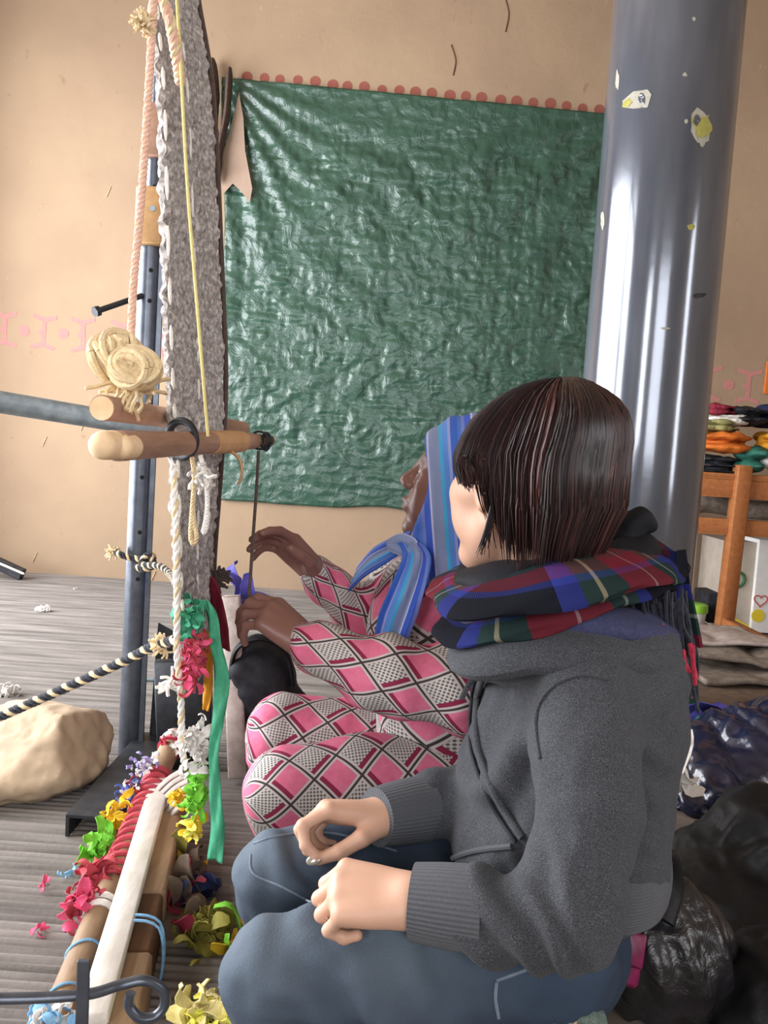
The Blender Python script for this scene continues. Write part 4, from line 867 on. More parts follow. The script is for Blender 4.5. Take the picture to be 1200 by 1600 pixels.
for px, py in ((940, 1460), (953, 1463), (1002, 1466)): part('ring', torus(at(px, py, 1.13), (.3, 1, .3), .006, .0018, 18, 6), MT['gold'], bag)
c = at(968, 1492, 1.13); B_ = np.eye(4); ay = unit(A_(.2, .9, -.3)); ax_ = unit(np.cross(A_(.1, 0, 1), ay)); az = np.cross(ay, ax_); az = -az if az[2] < 0 else az; B_[:3, 0] = np.cross(ay, az); B_[:3, 1] = ay; B_[:3, 2] = az; B_[:3, 3] = c
wl = thing('wallet', 'magenta leather wallet tucked beside the handbag', 'wallet', c-A_(0, 0, .04))
part('wallet_body', MB().box((-.030, -.012, -.036), (.030, .012, .036), B_, .006), MT['magenta'], wl); part('wallet_flap', MB().box((-.031, -.017, -.008), (.031, -.010, .037), B_, .003), MT['magenta'], wl); part('black_patch', MB().disc((B_ @ A_(-.012, -.018, .006, 1))[:3], -B_[:3, 1], .017, .002, 16), MT['cloth_black'], wl, False)
# ------------------------------------------------------------ people
def frame(fwd, pitch=0.0, roll=0.0):
    """rows: forward, left, up"""
    f = unit(A_(fwd[0], fwd[1], 0)); l = np.cross((0, 0, 1), f); u = A_(0, 0, 1); c, s = math.cos(pitch), math.sin(pitch)
    f, u = f*c+u*s, u*c-f*s; c, s = math.cos(roll), math.sin(roll); l, u = l*c+u*s, u*c-l*s
    return np.array([f, l, u])
def head(S, O, B, old=False):
    L = lambda x, y, z: O+B[0]*x+B[1]*y+B[2]*z
    S.ell(L(-.014, 0, .036), (.096, .076, .090), B, k=.02); S.ell(L(.028, 0, -.030), (.060, .059, .088), B, k=.03)
    for s in (-1, 1):
        S.cone(L(.0, s*.052, -.055), L(.062, s*.016, -.104), .020, .017, k=.025)
        S.cone(L(.020, s*.062, -.012), L(.066, s*.040, -.018), .017, .020, k=.02)      # cheekbone
        S.ell(L(.058, s*.034, -.052), (.026, .022, .030), B, k=.02)                       # cheek
        S.cone(L(.076, s*.012, .028), L(.062, s*.050, .026), .013, .011, k=.014)       # brow
        S.ell(L(.094, s*.031, .008), (.016, .018, .011), B, k=.010, op='sub'); S.ell(L(.071, s*.031, .006), (.015, .016, .013), B, k=.004)
        S.ell(L(-.004, s*.076, -.004), (.019, .008, .031), B, k=.006); S.ell(L(-.001, s*.083, .002), (.011, .006, .018), B, k=.004, op='sub'); S.ell(L(.004, s*.075, -.032), (.009, .006, .010), B, k=.006)
    S.ell(L(.070, 0, -.106), (.022, .024, .018), B, k=.022); S.ell(L(.064, 0, -.056), (.030, .034, .040), B, k=.016); S.cone(L(.072, 0, .015), L(.080, 0, -.026), .012, .016, k=.014)
    S.cone(L(.086, 0, .018), L(.108, 0, -.020), .0085, .0130, k=.014)
    for s in (-1, 1): S.ell(L(.100, s*.0125, -.027), (.013, .009, .010), B, k=.006); S.ell(L(.104, s*.008, -.036), (.004, .003, .003), B, k=.002, op='sub')
    S.cone(L(.086, -.022, -.062), L(.086, .022, -.062), .010, k=.010); S.ell(L(.096, 0, -.057), (.011, .021, .0075), B, k=.006); S.ell(L(.093, 0, -.071), (.011, .018, .0085), B, k=.006)
    S.cone(L(.108, -.022, -.0638), L(.108, .022, -.0638), .0042, k=.003, op='sub')
    return L
FING = [(.98, .030, .006, (.042, .026, .021)), (1.0, .0095, .009, (.046, .029, .022)), (.965, -.011, .007, (.042, .027, .021)), (.90, -.030, .001, (.033, .020, .018))]
def hand(S, W, fwd, dors, th, curl, thumb, sc=1.0, spread=0.0, k=.004):
    f = unit(fwd); n = unit(np.asarray(dors)-f*np.dot(dors, f)); s = np.cross(n, f)*th; tips = []
    S.ell(W+f*.050*sc, (.052*sc, .036*sc, .0155*sc), np.array([f, s, n]), k=.012)
    for i, (a, b, c, lens) in enumerate(FING):
        M_ = W+(f*.088*a+s*b+n*c)*sc; S.cone(W+(f*.008+s*b*.55)*sc, M_, .0165*sc, .0118*sc, k=.012)
        p = M_; an = 0; r = (.0098, .0102, .0098, .0086)[i]*sc
        for j, l in enumerate(lens):
            an += math.radians(curl[i][j]); d = f*math.cos(an)-n*math.sin(an)+s*spread*(1.5-i)*.5; q = p+unit(d)*l*sc; S.cone(p, q, r, r*.92, k=k); p = q; r *= .92
        tips.append(p)
    tp = [W+(f*t[0]+s*t[1]+n*t[2])*sc for t in thumb]; rr = (.017, .0125, .0108, .0088)
    for i in range(3): S.cone(tp[i], tp[i+1], rr[i]*sc, rr[i+1]*sc, k=.012 if i == 0 else k)
    return f, s, n, tips, tp
def skin_attrs(O, B):
    def fn(V):
        q = (V-O) @ B.T; lip = np.exp(-(((q[:, 0]-.098)/.02)**2+(q[:, 1]/.019)**4+((q[:, 2]+.064)/.0125)**4)); br = np.exp(-((np.abs(q[:, 1])-.034)/.018)**4-((q[:, 2]-.028-.0)/.0045)**2)*(q[:, 0] > .05)
        return {'lip': lip, 'dark': br*.6}
    return fn
# ---------------- the kneeling visitor
HA = at(814, 752, 1.13); BA = frame((-math.cos(math.radians(46)), math.sin(math.radians(46))), math.radians(-2))
NBa = at(880, 935, 1.17); SHn, SHf = at(912, 1088, 1.02), at(800, 1035, 1.30); PEL = at(880, 1410, 1.14)
ELn, WRn, KNn = at(888, 1438, .90), at(648, 1408, .935), at(505, 1392, .955)
ELf, WRf = at(790, 1240, 1.29), at(602, 1274, 1.15)
HIPn, KNEn, ANKn = at(850, 1495, 1.02), at(428, 1520, .97), at(880, 1620, 1.03); HIPf, KNEf, ANKf = at(870, 1385, 1.26), at(436, 1368, 1.15), at(870, 1530, 1.28)
pA = thing('person', 'person with short dark bob kneeling in grey hooded top, tartan scarf and jeans', 'person', (PEL[0]-.1, PEL[1], 0))
def bodyA():
    lo = (-.28, .72, .0); hi = (.62, 1.62, 1.02)
    hx0 = min(KNn[0], WRf[0])-.09; hx1 = max(WRn[0], WRf[0])+.03
    fine = (((hx0, hx1, .0024), (HA[0]-.15, HA[0]+.13, .0034)), ((.90, 1.22, .0026),), ((.24, .42, .0024), (HA[2]-.16, HA[2]+.05, .0034)))
    S = SDF(lo, hi, .008, fine); L = head(S, HA, BA)
    S.cone(L(-.025, 0, -.06), NBa, .050, .056, k=.02); C0 = NBa*.6+PEL*.4; C1 = NBa*.25+PEL*.75
    S.chain([NBa, C0, C1, PEL], [.06, .085, .08, .07], k=.04, flat=None)
    S.cone(NBa, SHn, .05, .045, k=.03); S.cone(NBa, SHf, .05, .045, k=.03)
    S.chain([SHn, ELn, WRn], [.042, .036, .026], k=.02); S.chain([SHf, ELf, WRf], [.042, .036, .026], k=.02)
    S.chain([PEL, HIPn, KNEn], [.07, .07, .05], k=.03); S.chain([PEL, HIPf, KNEf], [.07, .07, .05], k=.03); S.chain([KNEn, ANKn], [.045, .03], k=.02); S.chain([KNEf, ANKf], [.045, .03], k=.02)
    S.chain([ANKn, at(905, 1612, .945)], [.032, .022], k=.02)
    # near (left) hand: loose fist, back up; far (right) hand: thumb towards us
    S.cone(WRn+unit(ELn-WRn)*.05, WRn-unit(WRn-KNn)*.01, .028, .027, k=.01)
    n1 = hand(S, WRn, KNn-WRn, A_(.10, -.40, .9), -1, [(48, 95, 55), (50, 95, 55), (54, 95, 55), (58, 92, 55)], [(.012, .018, -.012), (.045, .040, -.020), (.075, .036, -.030), (.098, .020, -.040)], 1.02)
    f_ = unit(at(508, 1272, 1.135)-WRf); S.cone(WRf+unit(ELf-WRf)*.04, WRf+f_*.01, .025, .025, k=.01)
    n2 = hand(S, WRf, f_, A_(.0, .40, .90), 1, [(30, 72, 38), (40, 75, 38), (48, 78, 40), (55, 80, 40)], [(.010, .018, -.012), (.040, .036, -.030), (.070, .034, -.048), (.098, .026, -.058)], .98)
    o = sdf_part('body', S, MT['skin_light'], pA, attrs=skin_attrs(HA, BA), smooth_it=2)
    return S, n1, n2
SA, hn1, hn2 = bodyA()
f, s, n, tips, tp = hn2
nd = unit(tp[3]-tp[2]); vq = A_(.1, -.8, .55); nn = unit(vq-nd*np.dot(vq, nd)); S = SDF(tp[3]-A_(.03, .03, .03), tp[3]+A_(.03, .03, .03), .0012); S.ell(tp[3]+nn*.0072+nd*.004, (.0125, .0072, .0030), np.array([nd, np.cross(nn, nd), nn])); sdf_part('thumb_nail', S, MT['nail'], pA, smooth_it=1)
st_ = SA.hit(489, 1376); one('straw', MB().tube([st_+A_(.004, 0, .001), st_+A_(-.016, -.004, -.003)], .0022, 6), MT['cloth_lemon'], 'tiny yellow straw held between the curled fingers', 'straw')
# hoodie
def hoodieA():
    S = SDF((-.16, .74, .12), (.62, 1.66, .86), .0058)
    ch, be, hi_ = at(908, 1135, 1.17), at(893, 1260, 1.16), at(905, 1335, 1.15)
    S.ell(ch, (.130, .172, .155), k=.03); S.ell(be, (.132, .172, .14), k=.05); S.ell(hi_, (.112, .165, .075), k=.04); S.ell(at(830, 1230, 1.16), (.10, .14, .15), k=.05); S.ell(at(800, 1330, 1.14), (.085, .12, .06), k=.04)
    S.ell(at(945, 1085, 1.17), (.10, .15, .10), k=.05)
    S.cone(NBa+A_(0, 0, -.03), SHn, .065, .068, k=.05); S.cone(NBa+A_(0, 0, -.03), SHf, .065, .066, k=.05)
    cn = WRn+(ELn-WRn)*.10; cf = WRf+(ELf-WRf)*.06; e1 = cn+unit(ELn-WRn)*.045; e2 = cf+unit(ELf-WRf)*.04
    S.chain([SHn, SHn*.5+ELn*.5+A_(.01, -.015, 0), ELn, ELn*.5+WRn*.5+A_(0, 0, -.005), e1], [.070, .064, .058, .052, .042], k=.010)
    S.chain([SHf, ELf, ELf*.45+WRf*.55, e2], [.066, .058, .050, .041], k=.02)
    # hood bunched behind the neck
    for q in range(9):
        t0, t1 = [math.radians(-70+q*22+d) for d in (0, 22)]; c = at(900, 1000, 1.17)
        pt = lambda t: c+A_(.105*math.cos(t), -.125*math.sin(t)*1.0+.0, -.005-.030*math.cos(t)*.0+.012*math.sin(t*2))
        S.cone(pt(t0), pt(t1), .036, k=.018)
    c = at(900, 1005, 1.17); R_ = [c+A_(.128*math.cos(t), .150*math.sin(t), -.022+.010*math.sin(2*t)) for t in np.linspace(0, 2*math.pi, 19)]
    for q in range(18): S.cone(R_[q], R_[q+1], .030, k=.014)
    dl = ELn
    def disp(V):
        d = .0045*vnoise(V, 14, 1)+.002*vnoise(V, 40, 2)-.005*np.abs(vnoise(V*A_(1, 1, .45), 17, 9))
        # elbow creases of the near sleeve
        w = np.exp(-(((V-(ELn*.62+WRn*.38))/A_(.10, .09, .08))**2).sum(1)); ax = unit(WRn-ELn+A_(0, 0, -.10)); d += w*.010*np.sin((V @ ax)*150+4.0*vnoise(V, 12, 3))
        w = np.exp(-(((V-at(985, 1230, 1.06))/A_(.05, .08, .13))**2).sum(1)); d += w*.006*np.sin((V @ unit(A_(.4, 0, 1)))*120+3*vnoise(V, 12, 4))
        w = np.exp(-(((V-at(770, 1200, 1.1))/A_(.09, .12, .13))**2).sum(1)); d += w*.009*np.sin((V @ unit(A_(.8, .0, -.6)))*85+3*vnoise(V, 10, 5))
        w = np.exp(-(((V-at(690, 1270, 1.2))/A_(.08, .12, .08))**2).sum(1)); d += w*.005*np.sin((V @ unit(A_(1, .0, -.5)))*130+3*vnoise(V, 10, 6))
        return d
    o = sdf_part('hooded_top', S, MT['fleece'], pA, disp=disp)
    return S, o, cn, cf
SH_, hood, cn, cf = hoodieA()
def cuff(a, b, r0, r1):
    P = np.linspace(a, b, 10); m = MB().tube(P, np.linspace(r0, r1, 10)+.0015*np.sin(np.linspace(0, 3, 10)), 40); part('cuff', m, MT['rib'], hood)
dn = unit(WRn-ELn); cuff(cn-dn*.062, cn+dn*.020, .0475, .042)
df = unit(WRf-ELf); cuff(cf-df*.056, cf+df*.030, .047, .040)
hc = at(902, 1322, 1.15); m = MB(); th_ = np.linspace(0, 2*math.pi, 64, endpoint=False)
tilt = unit(A_(-.12, 0, 1)); m.tube([hc+A_(.114*math.cos(t), .160*math.sin(t), .114*math.cos(t)*-.06) for t in th_], .036, 14, closed=True, flat=.28, up=[unit(A_(math.cos(t)/.112, math.sin(t)/.168, 0)) for t in th_]); part('hem_band', m, MT['rib'], hood)
# navy lining visible between scarf and hood
HP = [(752, 1022, 1.07), (835, 1008, 1.025), (925, 1012, 1.02), (1005, 1020, 1.07), (1040, 1000, 1.19), (985, 955, 1.33), (850, 950, 1.35), (765, 975, 1.26)]
def hoodband(dy, dY, r, fl_, nm, mt, seed):
    C_ = catmull([at(a, b+dy, c_+dY) for a, b, c_ in HP], 12, True); ce = C_.mean(0)
    m = MB().tube(C_, r, 22, closed=True, flat=fl_, up=np.array([unit((p-ce)*A_(1, 1, 0)+A_(0, 0, .5)) for p in C_]), prof=lambda a, v: 1+.08*math.sin(2*math.pi*v*3+a*20+seed)); part(nm, m, MT[mt], hood)
hoodband(8, 0, .040, .62, 'hood', 'fleece', 1); hoodband(-40, .035, .042, .5, 'hood_lining', 'hood_lining', 2)
from mathutils.bvhtree import BVHTree
def tree_of(o): return BVHTree.FromPolygons([v.co[:] for v in o.data.vertices], [tuple(p.vertices) for p in o.data.polygons])
def on(T, pts, lift=.003, sub=6):
    C_ = catmull([A_(a, b, 0) for a, b in pts], sub); out = []
    for a, b, _ in C_:
        d = unit(at(a, b, 1.0)-cC); p, nrm, _i, _d = T.ray_cast(Vector(cC), Vector(d), 5.0)
        if p is not None:
            n_ = np.array(nrm); n_ = -n_ if np.dot(n_, d) > 0 else n_; out.append(np.array(p)+n_*lift)
    return np.array(out)
def smoothpath(P, it=3):
    P = P.copy()
    for _ in range(it): P[1:-1] = (P[:-2]+P[1:-1]*2+P[2:])/4
    return P
TH = tree_of(hood)
zp = smoothpath(on(TH, [(752, 1035), (738, 1085), (734, 1140), (745, 1200), (772, 1262), (806, 1315)], .002)); part('zip_edge', MB().tube(zp, .0028, 8), MT['cloth_black'], hood)
zp2 = smoothpath(on(TH, [(762, 1035), (749, 1085), (745, 1140), (756, 1198), (784, 1258), (818, 1308)], .002)); part('zip_placket', MB().tube(zp2, .0055, 8), MT['fleece'], hood)
z0 = SH_.hit(752, 1035, .6, 1.6); part('zip_pull', MB().beam(z0-A_(0, .012, 0)+A_(.006, 0, .008), z0-A_(0, .014, 0)-A_(.008, 0, .014), .007, .003, up=(0, 1, 0), bev=.001), MT['galv'], hood, False); part('zip_tape', MB().tube(catmull([z0-A_(.008, .014, .014), z0-A_(.018, .014, .032), z0-A_(.024, .012, .048)], 4), [.004]*9, 7, flat=.4, up=(0, -1, 0)), MT['fleece'], hood)
ds = smoothpath(on(TH, [(832, 992), (812, 1003), (803, 1018), (808, 1034), (826, 1038)], .006)); part('drawstring', MB().tube(ds, .0052, 9), MT['fleece'], hood)
pk = smoothpath(on(TH, [(700, 1345), (740, 1330), (800, 1322)], .002)); part('pocket_edge', MB().tube(pk, .004, 7), MT['rib'], hood) if len(pk) > 3 else None
arm = smoothpath(on(TH, [(845, 1185), (838, 1120), (860, 1075), (905, 1055), (950, 1062)], .0015)); part('shoulder_seam', MB().tube(arm, .0025, 6), MT['fleece'], hood)
# jeans
def jeansA():
    S = SDF((-.26, .78, .012), (.62, 1.60, .42), .006)
    S.chain([HIPn, HIPn*.45+KNEn*.55, KNEn], [.092, .084, .067], k=.03); S.chain([HIPf, HIPf*.45+KNEf*.55, KNEf], [.092, .082, .068], k=.03)
    S.ell(at(880, 1455, 1.15), (.092, .148, .09), k=.05)
    S.chain([KNEn+A_(.01, .0, -.04), ANKn+A_(-.02, 0, 0)], [.060, .042], k=.03); S.chain([KNEf+A_(.01, 0, -.03), ANKf], [.060, .045], k=.03)
    def disp(V):
        d = .004*vnoise(V, 15, 1)+.002*vnoise(V, 45, 2)-.006*np.abs(vnoise(V*A_(.6, 1, 1.6), 13, 8))
        for c, axv, fr, am, rd in ((KNEf+A_(.03, -.05, .03), A_(.7, 0, .7), 130, .007, .08), (HIPn*.3+KNEn*.7, A_(.7, .3, .5), 90, .006, .14), (KNEn+A_(.03, -.04, 0), A_(.6, .2, .8), 110, .006, .07), (HIPf*.5+KNEf*.5, A_(.8, .4, .3), 80, .004, .10)):
            w = np.exp(-(((V-c)/rd)**2).sum(1)); d += w*am*np.sin((V @ unit(axv))*fr+3*vnoise(V, 12, 5))
        return d
    def attrs(V):
        f = np.zeros(len(V))
        for c, r in ((KNEn+A_(-.02, 0, .05), .11), (KNEf+A_(-.03, 0, .05), .10), (HIPn*.4+KNEn*.6+A_(0, -.02, .08), .12)): f = np.maximum(f, np.exp(-(((V-c)/r)**2).sum(1)))
        return {'fade': f*.9}
    return S, sdf_part('jeans', S, MT['denim'], pA, disp=disp, attrs=attrs)
SJ, jeans = jeansA(); TJ = tree_of(jeans)
def stitch(pts, r=.0016, lift=.001):
    P = on(TJ, pts, .0006, 10)
    if len(P) > 4: part('seam_stitching', MB().tube(smoothpath(P, 1), r, 6), MT['stitch'], jeans)
stitch([(775, 1532), (830, 1512), (880, 1490), (918, 1478)], .0022); stitch([(776, 1534), (774, 1560), (779, 1590)], .0022); stitch([(397, 1318), (440, 1305), (520, 1302), (620, 1330)]); stitch([(392, 1335), (396, 1365), (440, 1385), (490, 1412)])
sk = at(872, 1608, .935); S = SDF(sk-A_(.14, .1, .1), sk+A_(.14, .12, .1), .006); S.cone(sk+A_(-.02, .03, -.012), sk+A_(.035, .02, -.012), .034, .032, k=.02); sdf_part('sock', S, MT['sock'], pA, disp=lambda V: .002*np.sin(V[:, 0]*400))
# tartan scarf
def band(P, hgt, thick, upv=None, n=28, closed=True, wr=.05, seed=1):
    C_ = catmull(P, 12, closed); cc = C_.mean(0); m = MB(); L_ = len(C_)
    ups = [unit((p-cc)*A_(1, 1, 0)+A_(0, 0, .35)) for p in C_]
    rr = np.array([hgt*(1+.10*math.sin(i*.31+seed)) for i in range(L_)])
    prof = lambda a, v: 1+wr*math.sin(2*math.pi*v*3+a*31+seed)+wr*.6*math.sin(2*math.pi*v*5-a*55)
    m.tube(C_, rr, n, closed=closed, flat=thick, up=np.array(ups), prof=prof); return m
scarf = part('scarf', band([at(1018, 872, 1.20), at(970, 888, 1.06), at(880, 905, 1.015), at(790, 928, 1.03), at(732, 928, 1.09), at(728, 900, 1.22), at(800, 868, 1.33), at(920, 845, 1.35), at(1005, 848, 1.30)], .052, .26, wr=.09, seed=1), MT['tartan'], pA)
part('scarf_fold', band([at(1000, 900, 1.13), at(905, 935, 1.05), at(810, 966, 1.04), at(744, 985, 1.09), at(724, 965, 1.18), at(770, 930, 1.32), at(900, 915, 1.37), at(1010, 915, 1.26)], .042, .36, wr=.09, seed=2), MT['tartan'], scarf)
part('scarf_inner', band([at(1000, 850, 1.19), at(930, 885, 1.09), at(840, 898, 1.06), at(765, 904, 1.10), at(738, 900, 1.20), at(800, 850, 1.30), at(930, 830, 1.30)], .034, .55, seed=3), MT['cloth_jet'], scarf)
S = SDF(at(1000, 820, 1.19)-.08, at(1000, 820, 1.19)+.08, .004)
for a, b, r in ((985, 825, .022), (1003, 806, .015), (1013, 822, .014), (975, 840, .022), (992, 815, .018)): S.ell(at(a, b, 1.18), (r, r, r*.9), k=.006)
sdf_part('scarf_knot', S, MT['cloth_jet'], scarf, disp=lambda V: .003*vnoise(V, 60, 1))
# hanging tail: folded cloth plus fringe
G = np.zeros((12, 7, 3))
for i in range(12):
    for j in range(7):
        t = i/11; p = at(1040+14*t+(j-3)*(11+2*t), 860+150*t, 1.17-.02*t); G[i, j] = p+A_(0, -.012*math.sin(j*1.9+t*2), 0)
part('scarf_tail', MB().sheet(G, .006, U=np.linspace(0, .13, 12)[:, None]*np.ones((1, 7)), W=np.ones((12, 1))*np.linspace(0, .5, 7)[None]), MT['tartan'], scarf)
fk, fr_, fb_ = MB(), MB(), MB()
for i in range(110):
    x = random.uniform(985, 1072); y = 905+(x-985)*.35+random.uniform(-15, 60); ln = random.uniform(90, 165); Yd = 1.13+random.uniform(-.03, .05); dx = random.uniform(-5, 24)
    P = catmull([at(x, y, Yd), at(x+dx*.4+random.uniform(-5, 5), y+ln*.4, Yd-.008), at(x+dx*.8+random.uniform(-6, 6), min(y+ln*.75, 1085), Yd-.01), at(x+dx, min(y+ln, 1100+random.uniform(-20, 20)), Yd-.008)], 4)
    (fb_ if i % 19 == 0 else fk).tube(P, .0026, 5)
for (x, y, x2, y2) in ((1034, 975, 1052, 1040), (1040, 980, 1050, 1050), (1062, 1010, 1064, 1068), (1066, 1015, 1078, 1050), (1078, 1005, 1086, 1070), (1082, 1008, 1088, 1060), (1068, 1016, 1072, 1064), (1046, 990, 1056, 1042)):
    fr_.tube(catmull([at(x, y, 1.085), at((x+x2)/2+random.uniform(-4, 4), (y+y2)/2, 1.08), at(x2, y2, 1.085)], 5), .0030, 6)
part('fringe', fk, MT['yarn_black'], scarf); part('red_fringe', fr_, MT['yarn_red'], scarf); part('blue_fringe', fb_, MT['yarn_blue'], scarf)
# hair
def hairA():
    rx, ry, rz = .112, .098, .100; O = HA+BA[0]*(-.024)+BA[2]*.030; L = lambda q: O+BA[0]*q[0]+BA[1]*q[1]+BA[2]*q[2]
    S = SDF(HA-A_(.16, .16, .16), HA+A_(.16, .16, .17), .005)
    S.ell(O+BA[0]*-.006+BA[2]*.004, (rx*.92, ry*.92, rz*.93), BA, k=.02); S.ell(O+BA[0]*-.030-BA[2]*.060, (.066, .070, .068), BA, k=.03)
    S.ell(O+BA[0]*.105-BA[2]*.075, (.075, .12, .095), BA, k=.012, op='sub')
    sdf_part('hair_mass', S, MT['hair'], pA, attrs=lambda V: {'c': .15+.1*vnoise(V, 60, 1)})
    m = MB(); crown = A_(-.30, .05, 1.0)
    for i in range(6400):
        lk = i % 190; rl = random.Random(lk*7+1); phc = rl.uniform(-math.pi, math.pi); lkz = rl.uniform(-.020, .022); lkl = rl.uniform(-.006, .045)*(1 if abs(phc) > 1.2 else .3); lkc = rl.random(); flick = rl.uniform(-.10, .16)
        ph = phc+random.gauss(0, .075); ph = (ph+math.pi) % (2*math.pi)-math.pi; aph = abs(ph)         # 0 = face, pi = back
        th0 = random.uniform(.02, .9)*random.random()**.3; lay = random.uniform(.97, 1.05)+lkl
        if aph < .55: zend = random.uniform(-.034, -.020)
        elif aph < 1.0: zend = -.028-(aph-.55)*.02+random.uniform(-.014, .010)
        elif aph < 1.5: zend = -.012-(aph-1.0)*.03+random.uniform(-.015, .008)
        elif aph < 2.0: zend = -.060-(aph-1.5)*.11+random.uniform(-.03, .02)
        else: zend = -.116+random.uniform(-.03, .02)+max(aph-2.3, 0)*.02
        zend += lkz*(1 if aph > 1.0 else .4); cr = A_(-.03, 0, 0); P = []; ns = 11; drift = random.gauss(0, .10); sweep = .35*math.exp(-(aph/.9)**2)*(1 if ph >= 0 else 1)
        # arc over the skull
        for q in range(ns):
            t = q/(ns-1); th = th0+(1.62-th0)*min(t*1.55, 1.0); pp = ph+(phc-ph if abs(phc-ph) < 1 else 0)*.75*t*t+drift*.6*t+sweep*t
            x, y, z = math.sin(th)*math.cos(pp), math.sin(th)*math.sin(pp), math.cos(th)
            k_ = (1-math.cos(th))*0; lx = (x*rx+cr[0]*(math.cos(th) if th < 1.57 else 0))*lay; ly = y*ry*lay; lz = z*rz*lay
            if t*1.55 > 1.0:
                s_ = (t*1.55-1)/.55; lz = (0)+(zend)*s_; fl_ = 1+.05*math.sin(s_*2.6)-((.62 if aph > 1.9 else .40) if aph > 1.5 else .12)*max(s_-.40, 0)+flick*max(s_-.6, 0)-(.14*s_ if aph < 1.1 else 0); lx *= fl_; ly *= fl_
            elif zend > -.01 and lz < zend: lz = zend+(lz-zend)*.15
            P.append((lx, ly, lz))
        P = catmull([L(p) for p in P], 1); P = P+np.stack([vnoise(P, 25, 21), vnoise(P, 25, 22), vnoise(P, 25, 23)], 1)*.003
        m.tube(P, np.array([.5, .9, 1, 1, 1, 1, 1, .95, .8, .6, .25])[:len(P)]*random.uniform(.0010, .0017), 3, cap=False, c=min(1, .15+.55*lkc*lkc+.5*random.random()**3))
    # loose wisps in front of the ear
    for i in range(14):
        a = random.uniform(0, 1); p0, p1, p2 = at(778-8*a, 775, 1.045), at(770-10*a+random.uniform(-4, 4), 825, 1.045), at(776-34*a+random.uniform(-4, 4), 862+random.uniform(-12, 10), 1.05)
        m.tube(catmull([p0, p1, p2], 6), [.0008]*10+[.0005]*3, 4, cap=False, c=random.random()*.5)
    part('hair', m, MT['hair'], pA)
hairA()
# ---------------- the weaver
DB = .10
HB = at(722, 757, 1.62); BB = frame((-math.cos(math.radians(6)), math.sin(math.radians(6))), math.radians(11))
NBb = at(705, 885, 1.57+DB); SNb, SFb = at(748, 945, 1.44+DB), at(625, 905, 1.72+DB); PLb = at(725, 1200, 1.58+DB)
ENb, WNb = at(735, 1085, 1.345+DB), at(482, 1008, 1.375+DB); EFb, WFb = at(572, 975, 1.75+DB), at(492, 893, 1.68+DB)
HNb, KNb, HFb, KFb = at(735, 1225, 1.50+DB), at(452, 1240, 1.43+DB), at(700, 1180, 1.74+DB), at(445, 1135, 1.72+DB)
pB = thing('person', 'person in blue striped headscarf and pink diamond dress seated weaving at loom', 'person', (PLb[0], PLb[1], 0))
def bodyB():
    x0 = at(345, 900, 1.40+DB)[0]; lo = (x0-.06, 1.20, .0); hi = (.47, 2.1, 1.02)
    fine = (((x0-.04, WFb[0]+.03, .0032), (HB[0]-.14, HB[0]+.02, .0034)), ((1.38, 1.56, .0034), (1.66, 1.84, .0036)), ((.46, .72, .0034), (HB[2]-.15, HB[2]+.05, .0032)))
    S = SDF(lo, hi, .009, fine); L = head(S, HB, BB, True)
    S.cone(L(.052, .034, -.03), L(.066, .036, -.075), .010, .008, k=.02)
    S.cone(L(-.02, 0, -.06), NBb, .052, .058, k=.02); S.chain([NBb, NBb*.5+PLb*.5, PLb], [.06, .10, .10], k=.04)
    S.cone(NBb, SNb, .05, .045, k=.03); S.cone(NBb, SFb, .05, .045, k=.03)
    S.chain([SNb, ENb, WNb], [.045, .040, .029], k=.02); S.chain([SFb, EFb, WFb], [.045, .038, .028], k=.02)
    S.chain([PLb, HNb, KNb], [.08, .08, .06], k=.03); S.chain([PLb, HFb, KFb], [.08, .08, .06], k=.03); S.chain([KNb, at(620, 1270, 1.45+DB)], [.05, .04], k=.02); S.chain([KFb, at(600, 1230, 1.66+DB)], [.05, .04], k=.02)
    f1 = unit(at(400, 945, 1.40+DB)-WNb); S.cone(WNb-f1*.04, WNb+f1*.02, .030, .028, k=.01)
    hand(S, WNb, f1, A_(.35, -.45, .8), -1, [(25, 40, 20), (32, 45, 25), (40, 50, 25), (45, 50, 30)], [(.012, .018, -.012), (.045, .040, -.018), (.078, .034, -.020), (.105, .022, -.022)], 1.08)
    f2 = unit(at(432, 838, 1.64+DB)-WFb); S.cone(WFb-f2*.04, WFb+f2*.02, .028, .026, k=.01)
    hand(S, WFb, f2, A_(.1, .5, .85), 1, [(18, 25, 12), (22, 30, 15), (26, 34, 18), (30, 38, 20)], [(.012, .018, -.012), (.040, .042, -.020), (.068, .050, -.026), (.094, .050, -.030)], 1.05, .15)
    return sdf_part('body', S, MT['skin_dark'], pB, attrs=skin_attrs(HB, BB))
bodyB()
Lb = lambda x, y, z: HB+BB[0]*x+BB[1]*y+BB[2]*z
for s in (-1, 1):
    S = SDF(Lb(.08, s*.031, .006)-A_(.02, .02, .02), Lb(.08, s*.031, .006)+A_(.02, .02, .02), .0016); S.ell(Lb(.0755, s*.031, .0045), (.0125, .0125, .0075), BB); e = sdf_part('eye', S, MT['eye_white'], pB, smooth_it=1)
    part('iris', MB().disc(Lb(.0868, s*.030, .004), BB[0], .0055, .0015, 14), MT['eye'], e, False)
def cyl_uv(a, b, pu, pv, seam=(0, 1, 0), off=0.0):
    d = unit(np.asarray(b)-np.asarray(a)); sm = unit(np.asarray(seam, float)-d*np.dot(seam, d)); t = np.cross(d, sm)
    def fn(V):
        q = V-a; ang = np.arctan2(q @ t, -(q @ sm)); R = .085
        return {'u': (q @ d)/pu+off+60, 'v': ang*R/pv+60}
    return fn
def wr(V, a=.004, f=14, s=1): return a*vnoise(V, f, s)+a*.4*vnoise(V, f*2.7, s+1)
